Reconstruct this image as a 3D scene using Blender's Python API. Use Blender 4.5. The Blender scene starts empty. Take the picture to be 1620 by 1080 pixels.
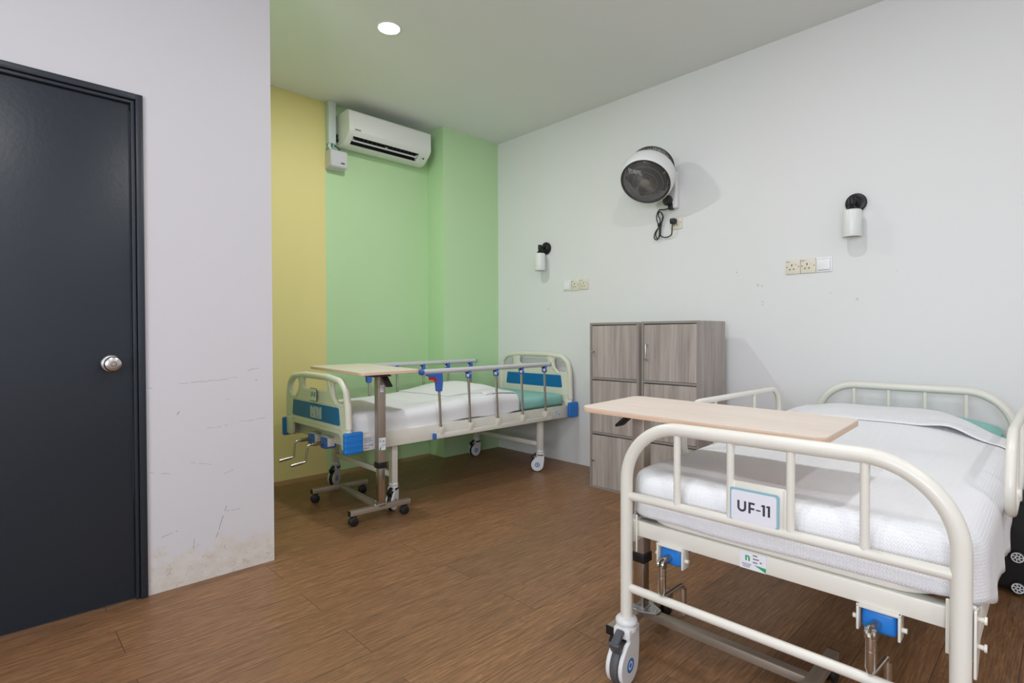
import bpy, bmesh, math, random
from mathutils import Matrix, Vector, noise
random.seed(7)
S = bpy.context.scene
C = S.collection
PI = math.pi

# ------------------------------------------------------------------ camera, world, light, exposure
cam_d = bpy.data.cameras.new('camera')
cam_d.sensor_width = 36.0
cam_d.lens = 858.14 / 1620 * 36.0
cam_d.clip_start = 0.02
cam = bpy.data.objects.new('camera', cam_d)
C.objects.link(cam)
rt = Vector((0.71787003, -0.69617215, -0.00263772))
up = Vector((0.0113144, 0.00787851, 0.99990495))
fw = Vector((0.6960852, 0.71783164, -0.01353252))
M = Matrix.Identity(4)
for i in range(3):
    M[i][0], M[i][1], M[i][2] = rt[i], up[i], -fw[i]
M[2][3] = 1.12
cam.matrix_world = M
S.camera = cam

wd = bpy.data.worlds.new('world'); S.world = wd; wd.use_nodes = True
wd.node_tree.nodes['Background'].inputs[0].default_value = (0.80, 0.88, 1.0, 1)
wd.node_tree.nodes['Background'].inputs[1].default_value = 1.0

S.view_settings.view_transform = 'Standard'
S.view_settings.look = 'None'
S.view_settings.exposure = 0.16
S.view_settings.gamma = 1.0
S.view_settings.use_curve_mapping = False

LAMP_COL = (0.97, 0.975, 1.0)
FILL_W = 105.0

# daylight is an area light put at an unseen, made-up window, for fill
ld = bpy.data.lights.new('added_daylight', 'AREA'); ld.shape = 'RECTANGLE'
ld.size = 2.7; ld.size_y = 1.3; ld.energy = FILL_W; ld.color = (0.86, 0.92, 1.0)
lo = bpy.data.objects.new('added_daylight', ld); C.objects.link(lo)
lo.location = (-2.58, -.45, 1.65); lo.rotation_euler = (PI/2, 0, -PI/2)     # shines to +X

# ------------------------------------------------------------------ room measures
XR, YB, YC, XC, YD, XD, H = 3.652, 4.203, 3.961, 2.980, 2.751, 1.018, 2.992
XL, YF = -2.4, -2.6

# ------------------------------------------------------------------ material helpers
def s2l(c):
    return tuple(((v/255)/12.92 if v/255 <= .04045 else ((v/255+.055)/1.055)**2.4) for v in c)
def mat(name, col, rough=.5, metal=0.0, spec=.5, **k):
    m = bpy.data.materials.new(name); m.use_nodes = True
    b = m.node_tree.nodes['Principled BSDF']
    b.inputs['Base Color'].default_value = (*col, 1)
    b.inputs['Roughness'].default_value = rough
    b.inputs['Metallic'].default_value = metal
    b.inputs['Specular IOR Level'].default_value = spec
    for kk, v in k.items(): b.inputs[kk].default_value = v
    return m
class NT:
    def __init__(s, m): s.t = m.node_tree; s.b = s.t.nodes['Principled BSDF']
    def n(s, kind, **k):
        nd = s.t.nodes.new('ShaderNode'+kind)
        for a, v in k.items(): setattr(nd, a, v)
        return nd
    def l(s, a, b): s.t.links.new(a, b)
    def val(s, sock, v):
        if hasattr(v, 'is_output'): s.l(v, sock)
        else: sock.default_value = v
    def math(s, op, a, b=None, c=None):
        nd = s.n('Math', operation=op); s.val(nd.inputs[0], a)
        if b is not None: s.val(nd.inputs[1], b)
        if c is not None: s.val(nd.inputs[2], c)
        return nd.outputs[0]
    def coord(s, which='Object'): return s.n('TexCoord').outputs[which]
    def mapping(s, vec, loc=(0,0,0), scale=(1,1,1), rot=(0,0,0)):
        nd = s.n('Mapping'); s.l(vec, nd.inputs[0])
        nd.inputs[1].default_value = loc; nd.inputs[2].default_value = rot; nd.inputs[3].default_value = scale
        return nd.outputs[0]
    def noise(s, vec, scale, detail=3, rough=.5, dist=0):
        nd = s.n('TexNoise'); s.l(vec, nd.inputs['Vector'])
        nd.inputs['Scale'].default_value = scale; nd.inputs['Detail'].default_value = detail
        nd.inputs['Roughness'].default_value = rough; nd.inputs['Distortion'].default_value = dist
        return nd.outputs[0]
    def ramp(s, fac, stops):
        nd = s.n('ValToRGB'); s.l(fac, nd.inputs[0])
        e = nd.color_ramp.elements
        while len(e) < len(stops): e.new(.5)
        for el, (p, c) in zip(e, stops):
            el.position = p; el.color = (*c, 1) if len(c) == 3 else c
        return nd.outputs[0]
    def mix(s, fac, a, b, mode='MIX'):
        nd = s.n('Mix', data_type='RGBA', blend_type=mode)
        s.val(nd.inputs[0], fac)
        for sock, v in ((nd.inputs[6], a), (nd.inputs[7], b)):
            if hasattr(v, 'is_output'): s.l(v, sock)
            else: sock.default_value = (*v, 1)
        return nd.outputs[2]
    def bump(s, h, strength=.3, dist=.002):
        nd = s.n('Bump'); s.l(h, nd.inputs['Height'])
        nd.inputs['Strength'].default_value = strength; nd.inputs['Distance'].default_value = dist
        s.l(nd.outputs[0], s.b.inputs['Normal'])
    def base(s, col): s.l(col, s.b.inputs['Base Color'])
    def sep(s, vec):
        nd = s.n('SeparateXYZ'); s.l(vec, nd.inputs[0]); return nd.outputs
g1 = lambda v: (v, v, v)

def paint(name, col, rough=.55, spec=.35):
    m = mat(name, col, rough, spec=spec); t = NT(m)
    co = t.coord()
    big = t.noise(co, 1.7, 4)
    t.base(t.mix(t.math('MULTIPLY', big, .10), col, tuple(c*.9 for c in col)))
    t.bump(t.noise(co, 160, 3), .10, .0015)
    return m
WHITE = (.80, .80, .80)
CHIPS = ((1.582, 1.533, .005), (1.572, 1.512, .004), (1.44, 1.44, .007), (1.412, 1.43, .005), (1.408, 1.328, .007), (1.412, 1.306, .004), (.873, 1.318, .006), (3.29, 1.34, .006), (1.01, 1.36, .004), (.68, 1.47, .004))
GREEN = (.54, .76, .44)
YELL = (.82, .71, .31)
m_white = paint('white_wall_paint', WHITE)
m_ceil = paint('ceiling_paint', (.82, .83, .82), .8, .1)
m_green = paint('green_wall_paint', GREEN)

# back wall: yellow to the left of x = 1.98, green to the right
m_back = paint('yellow_and_green_wall_paint', GREEN)
t = NT(m_back)
xx = t.sep(t.coord())[0]
st = t.math('GREATER_THAN', xx, 1.981)
t.base(t.mix(st, YELL, GREEN))

# white wall with scuffs, and peeling stained paint along the floor
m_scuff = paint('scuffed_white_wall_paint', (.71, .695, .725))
t = NT(m_scuff)
co = t.coord(); x, y, z = t.sep(co)[0:3]
wob = t.math('MULTIPLY', t.math('SUBTRACT', t.noise(co, 14, 4), .5), .03)
zz = t.math('ADD', z, wob)
segs = [(0.605,.905,0.74,.910,.0016),(0.74,.910,.85,.918,.0013),(.484,.895,.51,.895,.0016),(.78,.815,.815,.819,.0045),
        (.72,.69,.83,.70,.0014),(.86,.706,.98,.716,.0014),(.497,.53,.575,.508,.0014),(.655,.545,.745,.522,.0014),
        (.535,.24,.60,.25,.0018),(.755,.18,.80,.32,.003),(.80,.295,.86,.29,.002),(.90,.95,.95,.956,.0018),(.93,.90,.945,.90,.002),
        (.66,.13,.665,.20,.0018),(.60,.765,.61,.78,.003),(.79,.47,.83,.485,.0014)]
acc = None
px_ = x; pz_ = t.math('ADD', z, t.math('MULTIPLY', t.math('SUBTRACT', t.noise(co, 25, 3), .5), .02))
for (ax, az, bx, bz, w) in segs:
    dx, dz = bx-ax, bz-az; L2 = dx*dx+dz*dz
    qx = t.math('SUBTRACT', px_, ax); qz = t.math('SUBTRACT', pz_, az)
    hh = t.math('ADD', t.math('MULTIPLY', qx, dx/L2), t.math('MULTIPLY', qz, dz/L2))
    nd = t.n('Clamp'); t.l(hh, nd.inputs[0]); hh = nd.outputs[0]
    ex = t.math('SUBTRACT', qx, t.math('MULTIPLY', hh, dx)); ez = t.math('SUBTRACT', qz, t.math('MULTIPLY', hh, dz))
    d = t.math('SQRT', t.math('ADD', t.math('MULTIPLY', ex, ex), t.math('MULTIPLY', ez, ez)))
    k = t.math('LESS_THAN', d, w*.62)
    acc = k if acc is None else t.math('MAXIMUM', acc, k)
brk = t.math('GREATER_THAN', t.noise(co, 45, 3), .44)
acc = t.math('MULTIPLY', t.math('MULTIPLY', acc, brk), .55)
hgt = t.math('SUBTRACT', .22, t.math('ABSOLUTE', z))
stn = t.math('ADD', t.math('MULTIPLY', hgt, 2.6), t.math('SUBTRACT', t.noise(co, 11, 6, .65), .62))
stn = t.ramp(stn, [(0.0, g1(0)), (.12, g1(.55)), (.35, g1(.7))])
blot = t.ramp(t.noise(co, 21, 5, .7), [(.35, g1(0)), (.62, g1(1))])
stain_col = t.mix(blot, (.66, .57, .45), (.76, .71, .64))
rust = t.ramp(t.noise(co, 33, 5, .7, .8), [(.56, g1(0)), (.66, g1(1))])
stain_col = t.mix(t.math('MULTIPLY', rust, .5), stain_col, (.33, .21, .11))
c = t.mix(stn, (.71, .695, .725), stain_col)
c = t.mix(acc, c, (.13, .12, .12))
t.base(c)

# right wall: a few chips in the paint
m_right = paint('chipped_white_wall_paint', WHITE)
t = NT(m_right); co = t.coord(); x, y, z = t.sep(co)[0:3]
wy = t.math('ADD', y, t.math('MULTIPLY', t.math('SUBTRACT', t.noise(co, 90, 3), .5), .03))
wz = t.math('ADD', z, t.math('MULTIPLY', t.math('SUBTRACT', t.noise(co, 70, 3), .5), .03))
ch = None
for (cy, cz, rr) in CHIPS:
    a = t.math('SUBTRACT', wy, cy); c_ = t.math('SUBTRACT', wz, cz)
    k = t.math('LESS_THAN', t.math('SQRT', t.math('ADD', t.math('MULTIPLY', a, a), t.math('MULTIPLY', c_, c_))), rr)
    ch = k if ch is None else t.math('MAXIMUM', ch, k)
big = t.noise(co, 1.7, 4)
t.base(t.mix(t.math('MULTIPLY', ch, .5), t.mix(t.math('MULTIPLY', big, .10), WHITE, tuple(c*.9 for c in WHITE)), (.45, .43, .41)))

# floor planks
m_floor = mat('brown_oak_vinyl_planks', (.16, .085, .045), .38, spec=.4)
t = NT(m_floor); co = t.coord()
mp = t.mapping(co, loc=(.285, -2.31, 0))
bk = t.n('TexBrick'); t.l(mp, bk.inputs['Vector'])
bk.offset = .5; bk.offset_frequency = 2; bk.squash = 1
bk.inputs['Scale'].default_value = 1; bk.inputs['Brick Width'].default_value = 1.25; bk.inputs['Row Height'].default_value = .2
bk.inputs['Mortar Size'].default_value = .0012; bk.inputs['Mortar Smooth'].default_value = 0
bk.inputs['Color1'].default_value = (0, 0, 0, 1); bk.inputs['Color2'].default_value = (1, 1, 1, 1); bk.inputs['Mortar'].default_value = (.5, .5, .5, 1)
shift = t.n('CombineXYZ'); sx = t.math('MULTIPLY', bk.outputs['Color'], 7.0); t.l(sx, shift.inputs[0]); t.l(sx, shift.inputs[1])
va = t.n('VectorMath', operation='ADD'); t.l(co, va.inputs[0]); t.l(shift.outputs[0], va.inputs[1])
gv = va.outputs[0]
fine = t.noise(t.mapping(gv, scale=(2.2, 42, 1)), 3.0, 6, .65, .3)
ring = t.noise(t.mapping(gv, scale=(.9, 7, 1)), 2.2, 4, .55, 1.6)
streak = t.ramp(t.math('FRACT', t.math('MULTIPLY', ring, 7.0)), [(0, g1(0)), (.5, g1(1)), (1, g1(0))])
c1 = t.mix(t.ramp(fine, [(.30, g1(0)), (.70, g1(1))]), (.44, .228, .105), (.165, .078, .033))
c1 = t.mix(t.math('MULTIPLY', streak, .38), c1, (.115, .056, .028))
c1 = t.mix(t.math('MULTIPLY', bk.outputs['Color'], .28), c1, (.125, .068, .036))
por = t.ramp(t.noise(t.mapping(gv, scale=(5, 150, 1)), 3.0, 3, .6), [(.30, g1(1)), (.42, g1(0))])
c1 = t.mix(t.math('MULTIPLY', por, .45), c1, (.065, .032, .018))
t.base(t.mix(t.math('MULTIPLY', bk.outputs['Fac'], .75), c1, (.035, .018, .01)))
t.l(t.math('ADD', t.math('MULTIPLY', fine, .22), .30), t.b.inputs['Roughness'])
t.bump(t.math('SUBTRACT', fine, t.math('MULTIPLY', bk.outputs['Fac'], 2.0)), .18, .001)

m_door = mat('dark_blue_grey_door_paint', (.021, .029, .041), .36, spec=.5)
t = NT(m_door); co = t.coord()
t.bump(t.math('ADD', t.noise(co, 70, 3), t.math('MULTIPLY', t.noise(t.mapping(co, scale=(1,1,.4)), 9, 3), .8)), .35, .0015)
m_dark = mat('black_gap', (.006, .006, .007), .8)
m_cream = mat('cream_enamel', (.76, .735, .66), .30, spec=.5)
t = NT(m_cream); t.base(t.mix(t.math('MULTIPLY', t.noise(t.coord(), 5, 4), .25), (.78, .755, .68), (.70, .665, .58)))
m_creamp = mat('cream_plastic', (.78, .755, .64), .38)
m_blue = mat('blue_panel', (.0, .16, .42), .45)
m_blueb = mat('blue_plastic', (.012, .19, .62), .42)
m_blued = mat('blue_bracket_plastic', (.05, .145, .55), .4)
m_red = mat('red_plastic', (.65, .01, .02), .4)
m_chrome = mat('brushed_chrome', (.55, .52, .48), .22, 1.0)
m_steel = mat('polished_steel', (.62, .60, .58), .28, 1.0)
m_alu = mat('satin_aluminium', (.66, .66, .68), .42, .25)
m_taupe = mat('champagne_metal', (.40, .335, .275), .42, .55)
m_galv = mat('galvanised_steel', (.50, .50, .50), .36, .9)
m_black = mat('black_plastic', (.012, .012, .013), .42)
m_rub = mat('dark_rubber', (.016, .016, .018), .6)
m_grey = mat('grey_plastic', (.075, .078, .09), .5)
m_greyt = mat('grey_tyre_rubber', (.09, .09, .095), .6)
m_wplas = mat('white_plastic', (.78, .78, .78), .35)
m_brightp = mat('bright_white_plastic', (.88, .88, .90), .3)
m_ivory = mat('ivory_plastic', (.78, .73, .60), .4)
m_ac = mat('aircon_white_plastic', (.80, .81, .78), .38)
m_trunk = mat('pvc_trunking', (.66, .71, .72), .4)
m_lilac = mat('pale_grey_plastic', (.66, .65, .70), .4)
m_frost = mat('frosted_white_glass', (.80, .82, .80), .28, spec=.5)
m_frost.node_tree.nodes['Principled BSDF'].inputs['Subsurface Weight'].default_value = .25
m_frost.node_tree.nodes['Principled BSDF'].inputs['Subsurface Radius'].default_value = (.01, .01, .01)
m_lampblk = mat('matt_black_metal', (.012, .012, .014), .4, .3)
m_paper = mat('white_card', (.80, .80, .86), .45)
m_paperg = mat('pale_green_card', (.76, .83, .76), .45)
m_cardblue = mat('pale_blue_border', (.28, .49, .58), .45)
m_ink = mat('dark_ink', (.045, .045, .065), .6)
m_inkg = mat('grey_ink', (.22, .22, .24), .6)
m_lgreen = mat('green_print', (.02, .36, .12), .5)
m_clear = mat('clear_acrylic', (.66, .76, .82), .2, Alpha=.6)
m_fand = mat('fan_grey_plastic', (.055, .053, .053), .42)
m_wire = mat('fan_wire_grey', (.17, .16, .155), .4)
m_badge = mat('fan_badge', (.22, .20, .19), .4)
m_blade = mat('fan_blade_plastic', (.02, .02, .021), .6)
m_suit = mat('black_suitcase_shell', (.008, .008, .009), .5)
m_bagm = mat('black_nylon', (.007, .007, .008), .8)

m_emit = bpy.data.materials.new('lit_diffuser'); m_emit.use_nodes = True
nt = m_emit.node_tree; nt.nodes.clear()
e = nt.nodes.new('ShaderNodeEmission'); o = nt.nodes.new('ShaderNodeOutputMaterial')
e.inputs[1].default_value = 12; nt.links.new(e.outputs[0], o.inputs[0])

def glassmat(name):
    m = bpy.data.materials.new(name); m.use_nodes = True
    nt = m.node_tree; nt.nodes.clear()
    o = nt.nodes.new('ShaderNodeOutputMaterial'); a = nt.nodes.new('ShaderNodeBsdfTransparent')
    b = nt.nodes.new('ShaderNodeBsdfGlossy'); b.inputs['Roughness'].default_value = .02
    mx = nt.nodes.new('ShaderNodeMixShader'); mx.inputs[0].default_value = .06
    nt.links.new(a.outputs[0], mx.inputs[1]); nt.links.new(b.outputs[0], mx.inputs[2]); nt.links.new(mx.outputs[0], o.inputs[0])
    return m
m_glass = glassmat('window_glass')

def woodgrain(name, light, dark, axis_scale, rough=.45, streak=.5, sc=1.0):
    m = mat(name, light, rough, spec=.35); t = NT(m); co = t.coord()
    rnd = t.n('ObjectInfo').outputs['Random']
    sh = t.n('CombineXYZ')
    for i in range(3): t.l(t.math('MULTIPLY', rnd, 9.0), sh.inputs[i])
    va = t.n('VectorMath', operation='ADD'); t.l(co, va.inputs[0]); t.l(sh.outputs[0], va.inputs[1])
    a = t.noise(t.mapping(va.outputs[0], scale=axis_scale), 3.0*sc, 6, .7, .25)
    b = t.noise(t.mapping(va.outputs[0], scale=tuple(v*.35 for v in axis_scale)), 2.0*sc, 3, .5, .8)
    f = t.math('ADD', t.math('MULTIPLY', a, streak), t.math('MULTIPLY', b, 1-streak))
    t.base(t.ramp(f, [(.34, dark), (.66, light)]))
    t.bump(a, .12, .0008)
    return m
m_lock = woodgrain('grey_oak_laminate', (.54, .475, .44), (.28, .24, .22), (26, 26, 1.1))
m_lockf = mat('grey_oak_edge', (.30, .265, .245), .5)
m_top = woodgrain('pale_maple_laminate', (.80, .70, .61), (.70, .59, .50), (34, 2.2, 34), .38, .6)
m_topedge = woodgrain('maple_edge_band', (.84, .63, .47), (.68, .46, .32), (3, 3, 90), .45, .6)
m_topdk = woodgrain('pale_green_tinted_laminate', (.66, .60, .44), (.56, .50, .35), (34, 2.2, 34), .38, .6)

def fabric(name, col, pitch=None, dist=.002, strength=.5):
    m = mat(name, col, .9, spec=.1); t = NT(m)
    uv = t.coord('UV')
    big = t.noise(t.mapping(uv, scale=(1, 1, 1)), 9, 4, .6)
    if pitch:
        u, v = t.sep(uv)[0:2]
        a = t.math('SINE', t.math('MULTIPLY', u, 2*PI/pitch)); b = t.math('SINE', t.math('MULTIPLY', v, 2*PI/(pitch*.8)))
        w = t.math('ADD', t.math('MULTIPLY', a, b), t.math('MULTIPLY', b, .5))
        w = t.math('ADD', w, t.math('MULTIPLY', t.noise(uv, 60, 3), 1.2))
        t.bump(t.math('ADD', w, t.math('MULTIPLY', big, 2.0)), strength, dist)
    else:
        t.bump(t.math('ADD', big, t.math('MULTIPLY', t.noise(uv, 400, 2), .12)), strength, dist)
    return m
m_blanket = fabric('white_waffle_blanket', (.83, .83, .85), .0095, .0016, .35)
m_teal = fabric('teal_sheet', (.29, .57, .52), None, .004, .5)

# ------------------------------------------------------------------ mesh helpers
def V(*a): return Vector(a)
def box(bm, lo, hi, bev=0, seg=2, mtx=None):
    r = bmesh.ops.create_cube(bm, size=1)
    vs = r['verts']
    lo = Vector(lo); hi = Vector(hi)
    for v in vs: v.co = Vector((lo[i] + (v.co[i]+.5)*(hi[i]-lo[i]) for i in range(3)))
    if bev:
        ed = {e for v in vs for e in v.link_edges}
        rr = bmesh.ops.bevel(bm, geom=list(ed), offset=bev, segments=seg, profile=.5, affect='EDGES', clamp_overlap=True)
        vs = [v for v in set(rr['verts']) | set(v for f in rr['faces'] for v in f.verts)]
        vs = list({v for v in vs if v.is_valid})
        seen = set(vs); stack = list(vs)
        while stack:
            a = stack.pop()
            for ee in a.link_edges:
                o = ee.other_vert(a)
                if o not in seen: seen.add(o); stack.append(o)
        vs = list(seen)
    if mtx is not None:
        for v in vs: v.co = mtx @ v.co
    return vs
def fillet(pts, r, n=6, closed=False):
    pts = [Vector(p) for p in pts]; out = []
    N = len(pts)
    for i, p in enumerate(pts):
        if not closed and i in (0, N-1): out.append(p); continue
        rr = r[i] if isinstance(r, (list, tuple)) else r
        a = pts[i-1]; b = pts[(i+1) % N]
        da = (a-p); db = (b-p); la, lb = da.length, db.length; da.normalize(); db.normalize()
        ang = da.angle(db)
        if ang > PI-.01 or rr <= 0: out.append(p); continue
        tl = min(rr/math.tan(ang/2), la*.49, lb*.49); rr2 = tl*math.tan(ang/2)
        bis = (da+db).normalized(); cen = p + bis*(rr2/math.sin(ang/2))
        s = p+da*tl; e2 = p+db*tl
        v0 = (s-cen); v1 = (e2-cen); th = v0.angle(v1)
        ax = v0.cross(v1).normalized()
        for k in range(n+1):
            out.append(cen + Matrix.Rotation(th*k/n, 3, ax) @ v0)
    return out
def tube(bm, pts, r, seg=14, closed=False, cap=True, flat=None):
    pts = [Vector(p) for p in pts]
    q = [pts[0]]
    for p in pts[1:]:
        if (p-q[-1]).length > 1e-5: q.append(p)
    pts = q; N = len(pts)
    tan = []
    for i in range(N):
        a = pts[i-1] if (i > 0 or closed) else pts[i]
        b = pts[(i+1) % N] if (i < N-1 or closed) else pts[i]
        tan.append((b-a).normalized())
    ref = Vector((0, 0, 1)) if abs(tan[0].z) < .9 else Vector((1, 0, 0))
    nrm = (ref - tan[0]*ref.dot(tan[0])).normalized()
    rings = []
    for i in range(N):
        if i: 
            nrm = nrm - tan[i]*nrm.dot(tan[i]); nrm.normalize()
        bi = tan[i].cross(nrm)
        rr = r[i] if isinstance(r, (list, tuple)) else r
        f = flat or (1, 1)
        rings.append([bm.verts.new(pts[i] + nrm*rr*f[0]*math.cos(2*PI*k/seg) + bi*rr*f[1]*math.sin(2*PI*k/seg)) for k in range(seg)])
    M_ = N if closed else N-1
    for i in range(M_):
        A, B = rings[i], rings[(i+1) % N]
        for k in range(seg): bm.faces.new((A[k], A[(k+1) % seg], B[(k+1) % seg], B[k]))
    if cap and not closed:
        bm.faces.new(list(reversed(rings[0]))); bm.faces.new(rings[-1])
def cyl(bm, a, b, r, seg=20): tube(bm, [a, b], r, seg)
def lathe(bm, prof, mtx=None, seg=32):
    """prof: (radius, height) pairs round local Z"""
    mtx = mtx or Matrix.Identity(4); rings = []
    for (r, h) in prof:
        if r < 1e-6: rings.append([bm.verts.new(mtx @ Vector((0, 0, h)))])
        else: rings.append([bm.verts.new(mtx @ Vector((r*math.cos(2*PI*k/seg), r*math.sin(2*PI*k/seg), h))) for k in range(seg)])
    for A, B in zip(rings, rings[1:]):
        for k in range(seg):
            j = (k+1) % seg
            if len(A) == 1 and len(B) == 1: continue
            if len(A) == 1: bm.faces.new((A[0], B[j], B[k]))
            elif len(B) == 1: bm.faces.new((A[k], A[j], B[0]))
            else: bm.faces.new((A[k], A[j], B[j], B[k]))
def frame(z, o=(0, 0, 0), x=None):
    z = Vector(z).normalized()
    x = Vector(x) if x is not None else (Vector((0, 0, 1)) if abs(z.z) < .9 else Vector((1, 0, 0)))
    x = (x - z*x.dot(z)).normalized(); y = z.cross(x)
    m = Matrix.Identity(4)
    for i in range(3): m[i][0], m[i][1], m[i][2], m[i][3] = x[i], y[i], z[i], o[i]
    return m
def curve_plate(bm, loops, depth, bev, mtx, res=3):
    """filled 2-D outline with holes, extruded and rounded; loops in local XY, thickness along Z"""
    cu = bpy.data.curves.new('outline', 'CURVE'); cu.dimensions = '2D'; cu.fill_mode = 'BOTH'
    cu.extrude = max(depth/2-bev, 0); cu.bevel_depth = bev; cu.bevel_resolution = res
    cu.offset = -bev
    for lp in loops:
        sp = cu.splines.new('POLY'); sp.points.add(len(lp)-1); sp.use_cyclic_u = True
        for p, q in zip(sp.points, lp): p.co = (q[0], q[1], 0, 1)
    ob = bpy.data.objects.new('outline', cu); C.objects.link(ob)
    dg = bpy.context.evaluated_depsgraph_get(); dg.update()
    me = bpy.data.meshes.new_from_object(ob.evaluated_get(dg))
    me.transform(mtx); bm.from_mesh(me)
    bpy.data.meshes.remove(me); bpy.data.objects.remove(ob); bpy.data.curves.remove(cu)
def text_mesh(bm, body, size, mtx, bold=.0, depth=.0004, sx=1.0, spacing=1.0):
    cu = bpy.data.curves.new('lettering', 'FONT'); cu.body = body; cu.size = size
    cu.align_x = 'CENTER'; cu.align_y = 'CENTER'; cu.extrude = depth; cu.offset = bold*size; cu.space_character = spacing
    ob = bpy.data.objects.new('lettering', cu); C.objects.link(ob)
    dg = bpy.context.evaluated_depsgraph_get(); dg.update()
    me = bpy.data.meshes.new_from_object(ob.evaluated_get(dg))
    me.transform(mtx @ Matrix.Diagonal((sx, 1, 1, 1))); bm.from_mesh(me)
    bpy.data.meshes.remove(me); bpy.data.objects.remove(ob); bpy.data.curves.remove(cu)
def circ(cx, cy, rx, ry=None, n=32, a0=0, a1=2*PI):
    ry = ry or rx
    return [(cx+rx*math.cos(a0+(a1-a0)*k/n), cy+ry*math.sin(a0+(a1-a0)*k/n)) for k in range(n if a1-a0 > 6.28 else n+1)]
def rrect(x0, y0, x1, y1, r, n=6):
    return [tuple(p[:2]) for p in fillet([(x0,y0,0),(x1,y0,0),(x1,y1,0),(x0,y1,0)], r, n, True)]
def rpoly(pts, r, n=6):
    return [tuple(p[:2]) for p in fillet([(a, b, 0) for a, b in pts], r, n, True)]

ROOT = {}
def thing(name, label, cat, mtx=None, group=None, kind=None):
    o = bpy.data.objects.new(name, None); C.objects.link(o)
    o.empty_display_size = .1
    m = mtx or Matrix.Identity(4)
    o.matrix_world = m; ROOT[o] = m.copy()
    if label: o['label'] = label
    if cat: o['category'] = cat
    if group: o['group'] = group
    if kind: o['kind'] = kind
    return o
def obj(name, bm, m, parent=None, xf=None, local=False, ang=38, label=None):
    bmesh.ops.recalc_face_normals(bm, faces=bm.faces[:])
    if xf is not None: bm.transform(xf)
    if parent is not None and not local and parent in ROOT: bm.transform(ROOT[parent].inverted())
    me = bpy.data.meshes.new(name); bm.to_mesh(me); bm.free()
    mats = m if isinstance(m, (list, tuple)) else [m]
    for mm in mats: me.materials.append(mm)
    for p in me.polygons: p.use_smooth = True
    me.set_sharp_from_angle(angle=math.radians(ang))
    o = bpy.data.objects.new(name, me); C.objects.link(o)
    if parent is not None:
        o.parent = parent
        if not local: ROOT[o] = ROOT.get(parent, Matrix.Identity(4))
    if label: o['label'] = label
    return o
def tag(o, label, cat, group=None):
    o['label'] = label; o['category'] = cat
    if group: o['group'] = group
    return o
def struct(name, bm, m, parent=None):
    o = obj(name, bm, m, parent, ang=30)
    if parent is None: o['kind'] = 'structure'
    return o
def B(): return bmesh.new()
def copy_tree(o, parent=None):
    c = o.copy(); C.objects.link(c)
    if parent is not None: c.parent = parent
    for ch in list(o.children): copy_tree(ch, c)
    return c
def T(x, y, z, rz=0): return Matrix.Translation((x, y, z)) @ Matrix.Rotation(rz, 4, 'Z')
def wallR(y, z, x=XR):            # a frame on the right wall: x right, y up, z out of the wall
    return Matrix(((0, 0, -1, x), (-1, 0, 0, y), (0, 1, 0, z), (0, 0, 0, 1)))
def faceX(x, y, z):               # a frame facing -X
    return wallR(y, z, x)
def faceY(x, y, z):               # a frame facing -Y : x right, y up, z out
    return Matrix(((1, 0, 0, x), (0, 0, -1, y), (0, 1, 0, z), (0, 0, 0, 1)))

# ------------------------------------------------------------------ the room
WT = .12
b = B(); box(b, (XL-WT, YF-WT, -.1), (XR+WT, YB+WT, 0)); struct('floor', b, m_floor)
b = B(); box(b, (XL-WT, YF-WT, H), (XR+WT, YB+WT, H+.1)); struct('ceiling', b, m_ceil)
b = B(); box(b, (XR, YF-WT, 0), (XR+WT, YB+WT, H)); struct('wall_right', b, m_right)
b = B(); box(b, (XD-.1, YB, 0), (XR, YB+WT, H)); struct('wall_back', b, m_back)
b = B(); box(b, (XC, YC, 0), (XR, YB, H)); struct('wall_column', b, m_green)
DX0, DX1, DZ = -.505, .4865, 2.131
b = B()
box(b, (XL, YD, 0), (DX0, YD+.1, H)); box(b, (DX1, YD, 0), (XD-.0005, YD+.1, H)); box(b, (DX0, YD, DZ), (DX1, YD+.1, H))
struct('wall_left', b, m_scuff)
b = B(); box(b, (XD-.1, YD+.002, 0), (XD, YB, H)); struct('wall_alcove', b, m_green)
WY0, WY1, WZ0, WZ1 = -1.85, .95, .95, 2.35
b = B()
box(b, (XL-WT, YF, 0), (XL, WY0, H)); box(b, (XL-WT, WY1, 0), (XL, YD+.1, H))
box(b, (XL-WT, WY0, 0), (XL, WY1, WZ0)); box(b, (XL-WT, WY0, WZ1), (XL, WY1, H))
struct('wall_side', b, m_white)
b = B(); box(b, (XL-WT, YF-WT, 0), (XR, YF, H)); struct('wall_front', b, m_white)
# unseen window behind the camera, added to let the fill light in
win = thing('added_window_1', None, None, Matrix.Identity(4), kind='structure')
b = B()
for y in (WY0, (WY0+WY1)/2-.025, WY1-.05): box(b, (XL-.09, y, WZ0), (XL-.04, y+.05, WZ1), .004)
for z in (WZ0, WZ1-.05): box(b, (XL-.09, WY0, z), (XL-.04, WY1, z+.05), .004)
obj('added_window_frame', b, m_alu, win)
b = B(); box(b, (XL-.068, WY0+.04, WZ0+.04), (XL-.062, WY1-.04, WZ1-.04)); obj('added_window_pane', b, m_glass, win)
b = B(); box(b, (XL-.04, WY0-.05, WZ0-.03), (XL+.06, WY1+.05, WZ0), .005); obj('added_window_sill', b, m_white, win)

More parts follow.
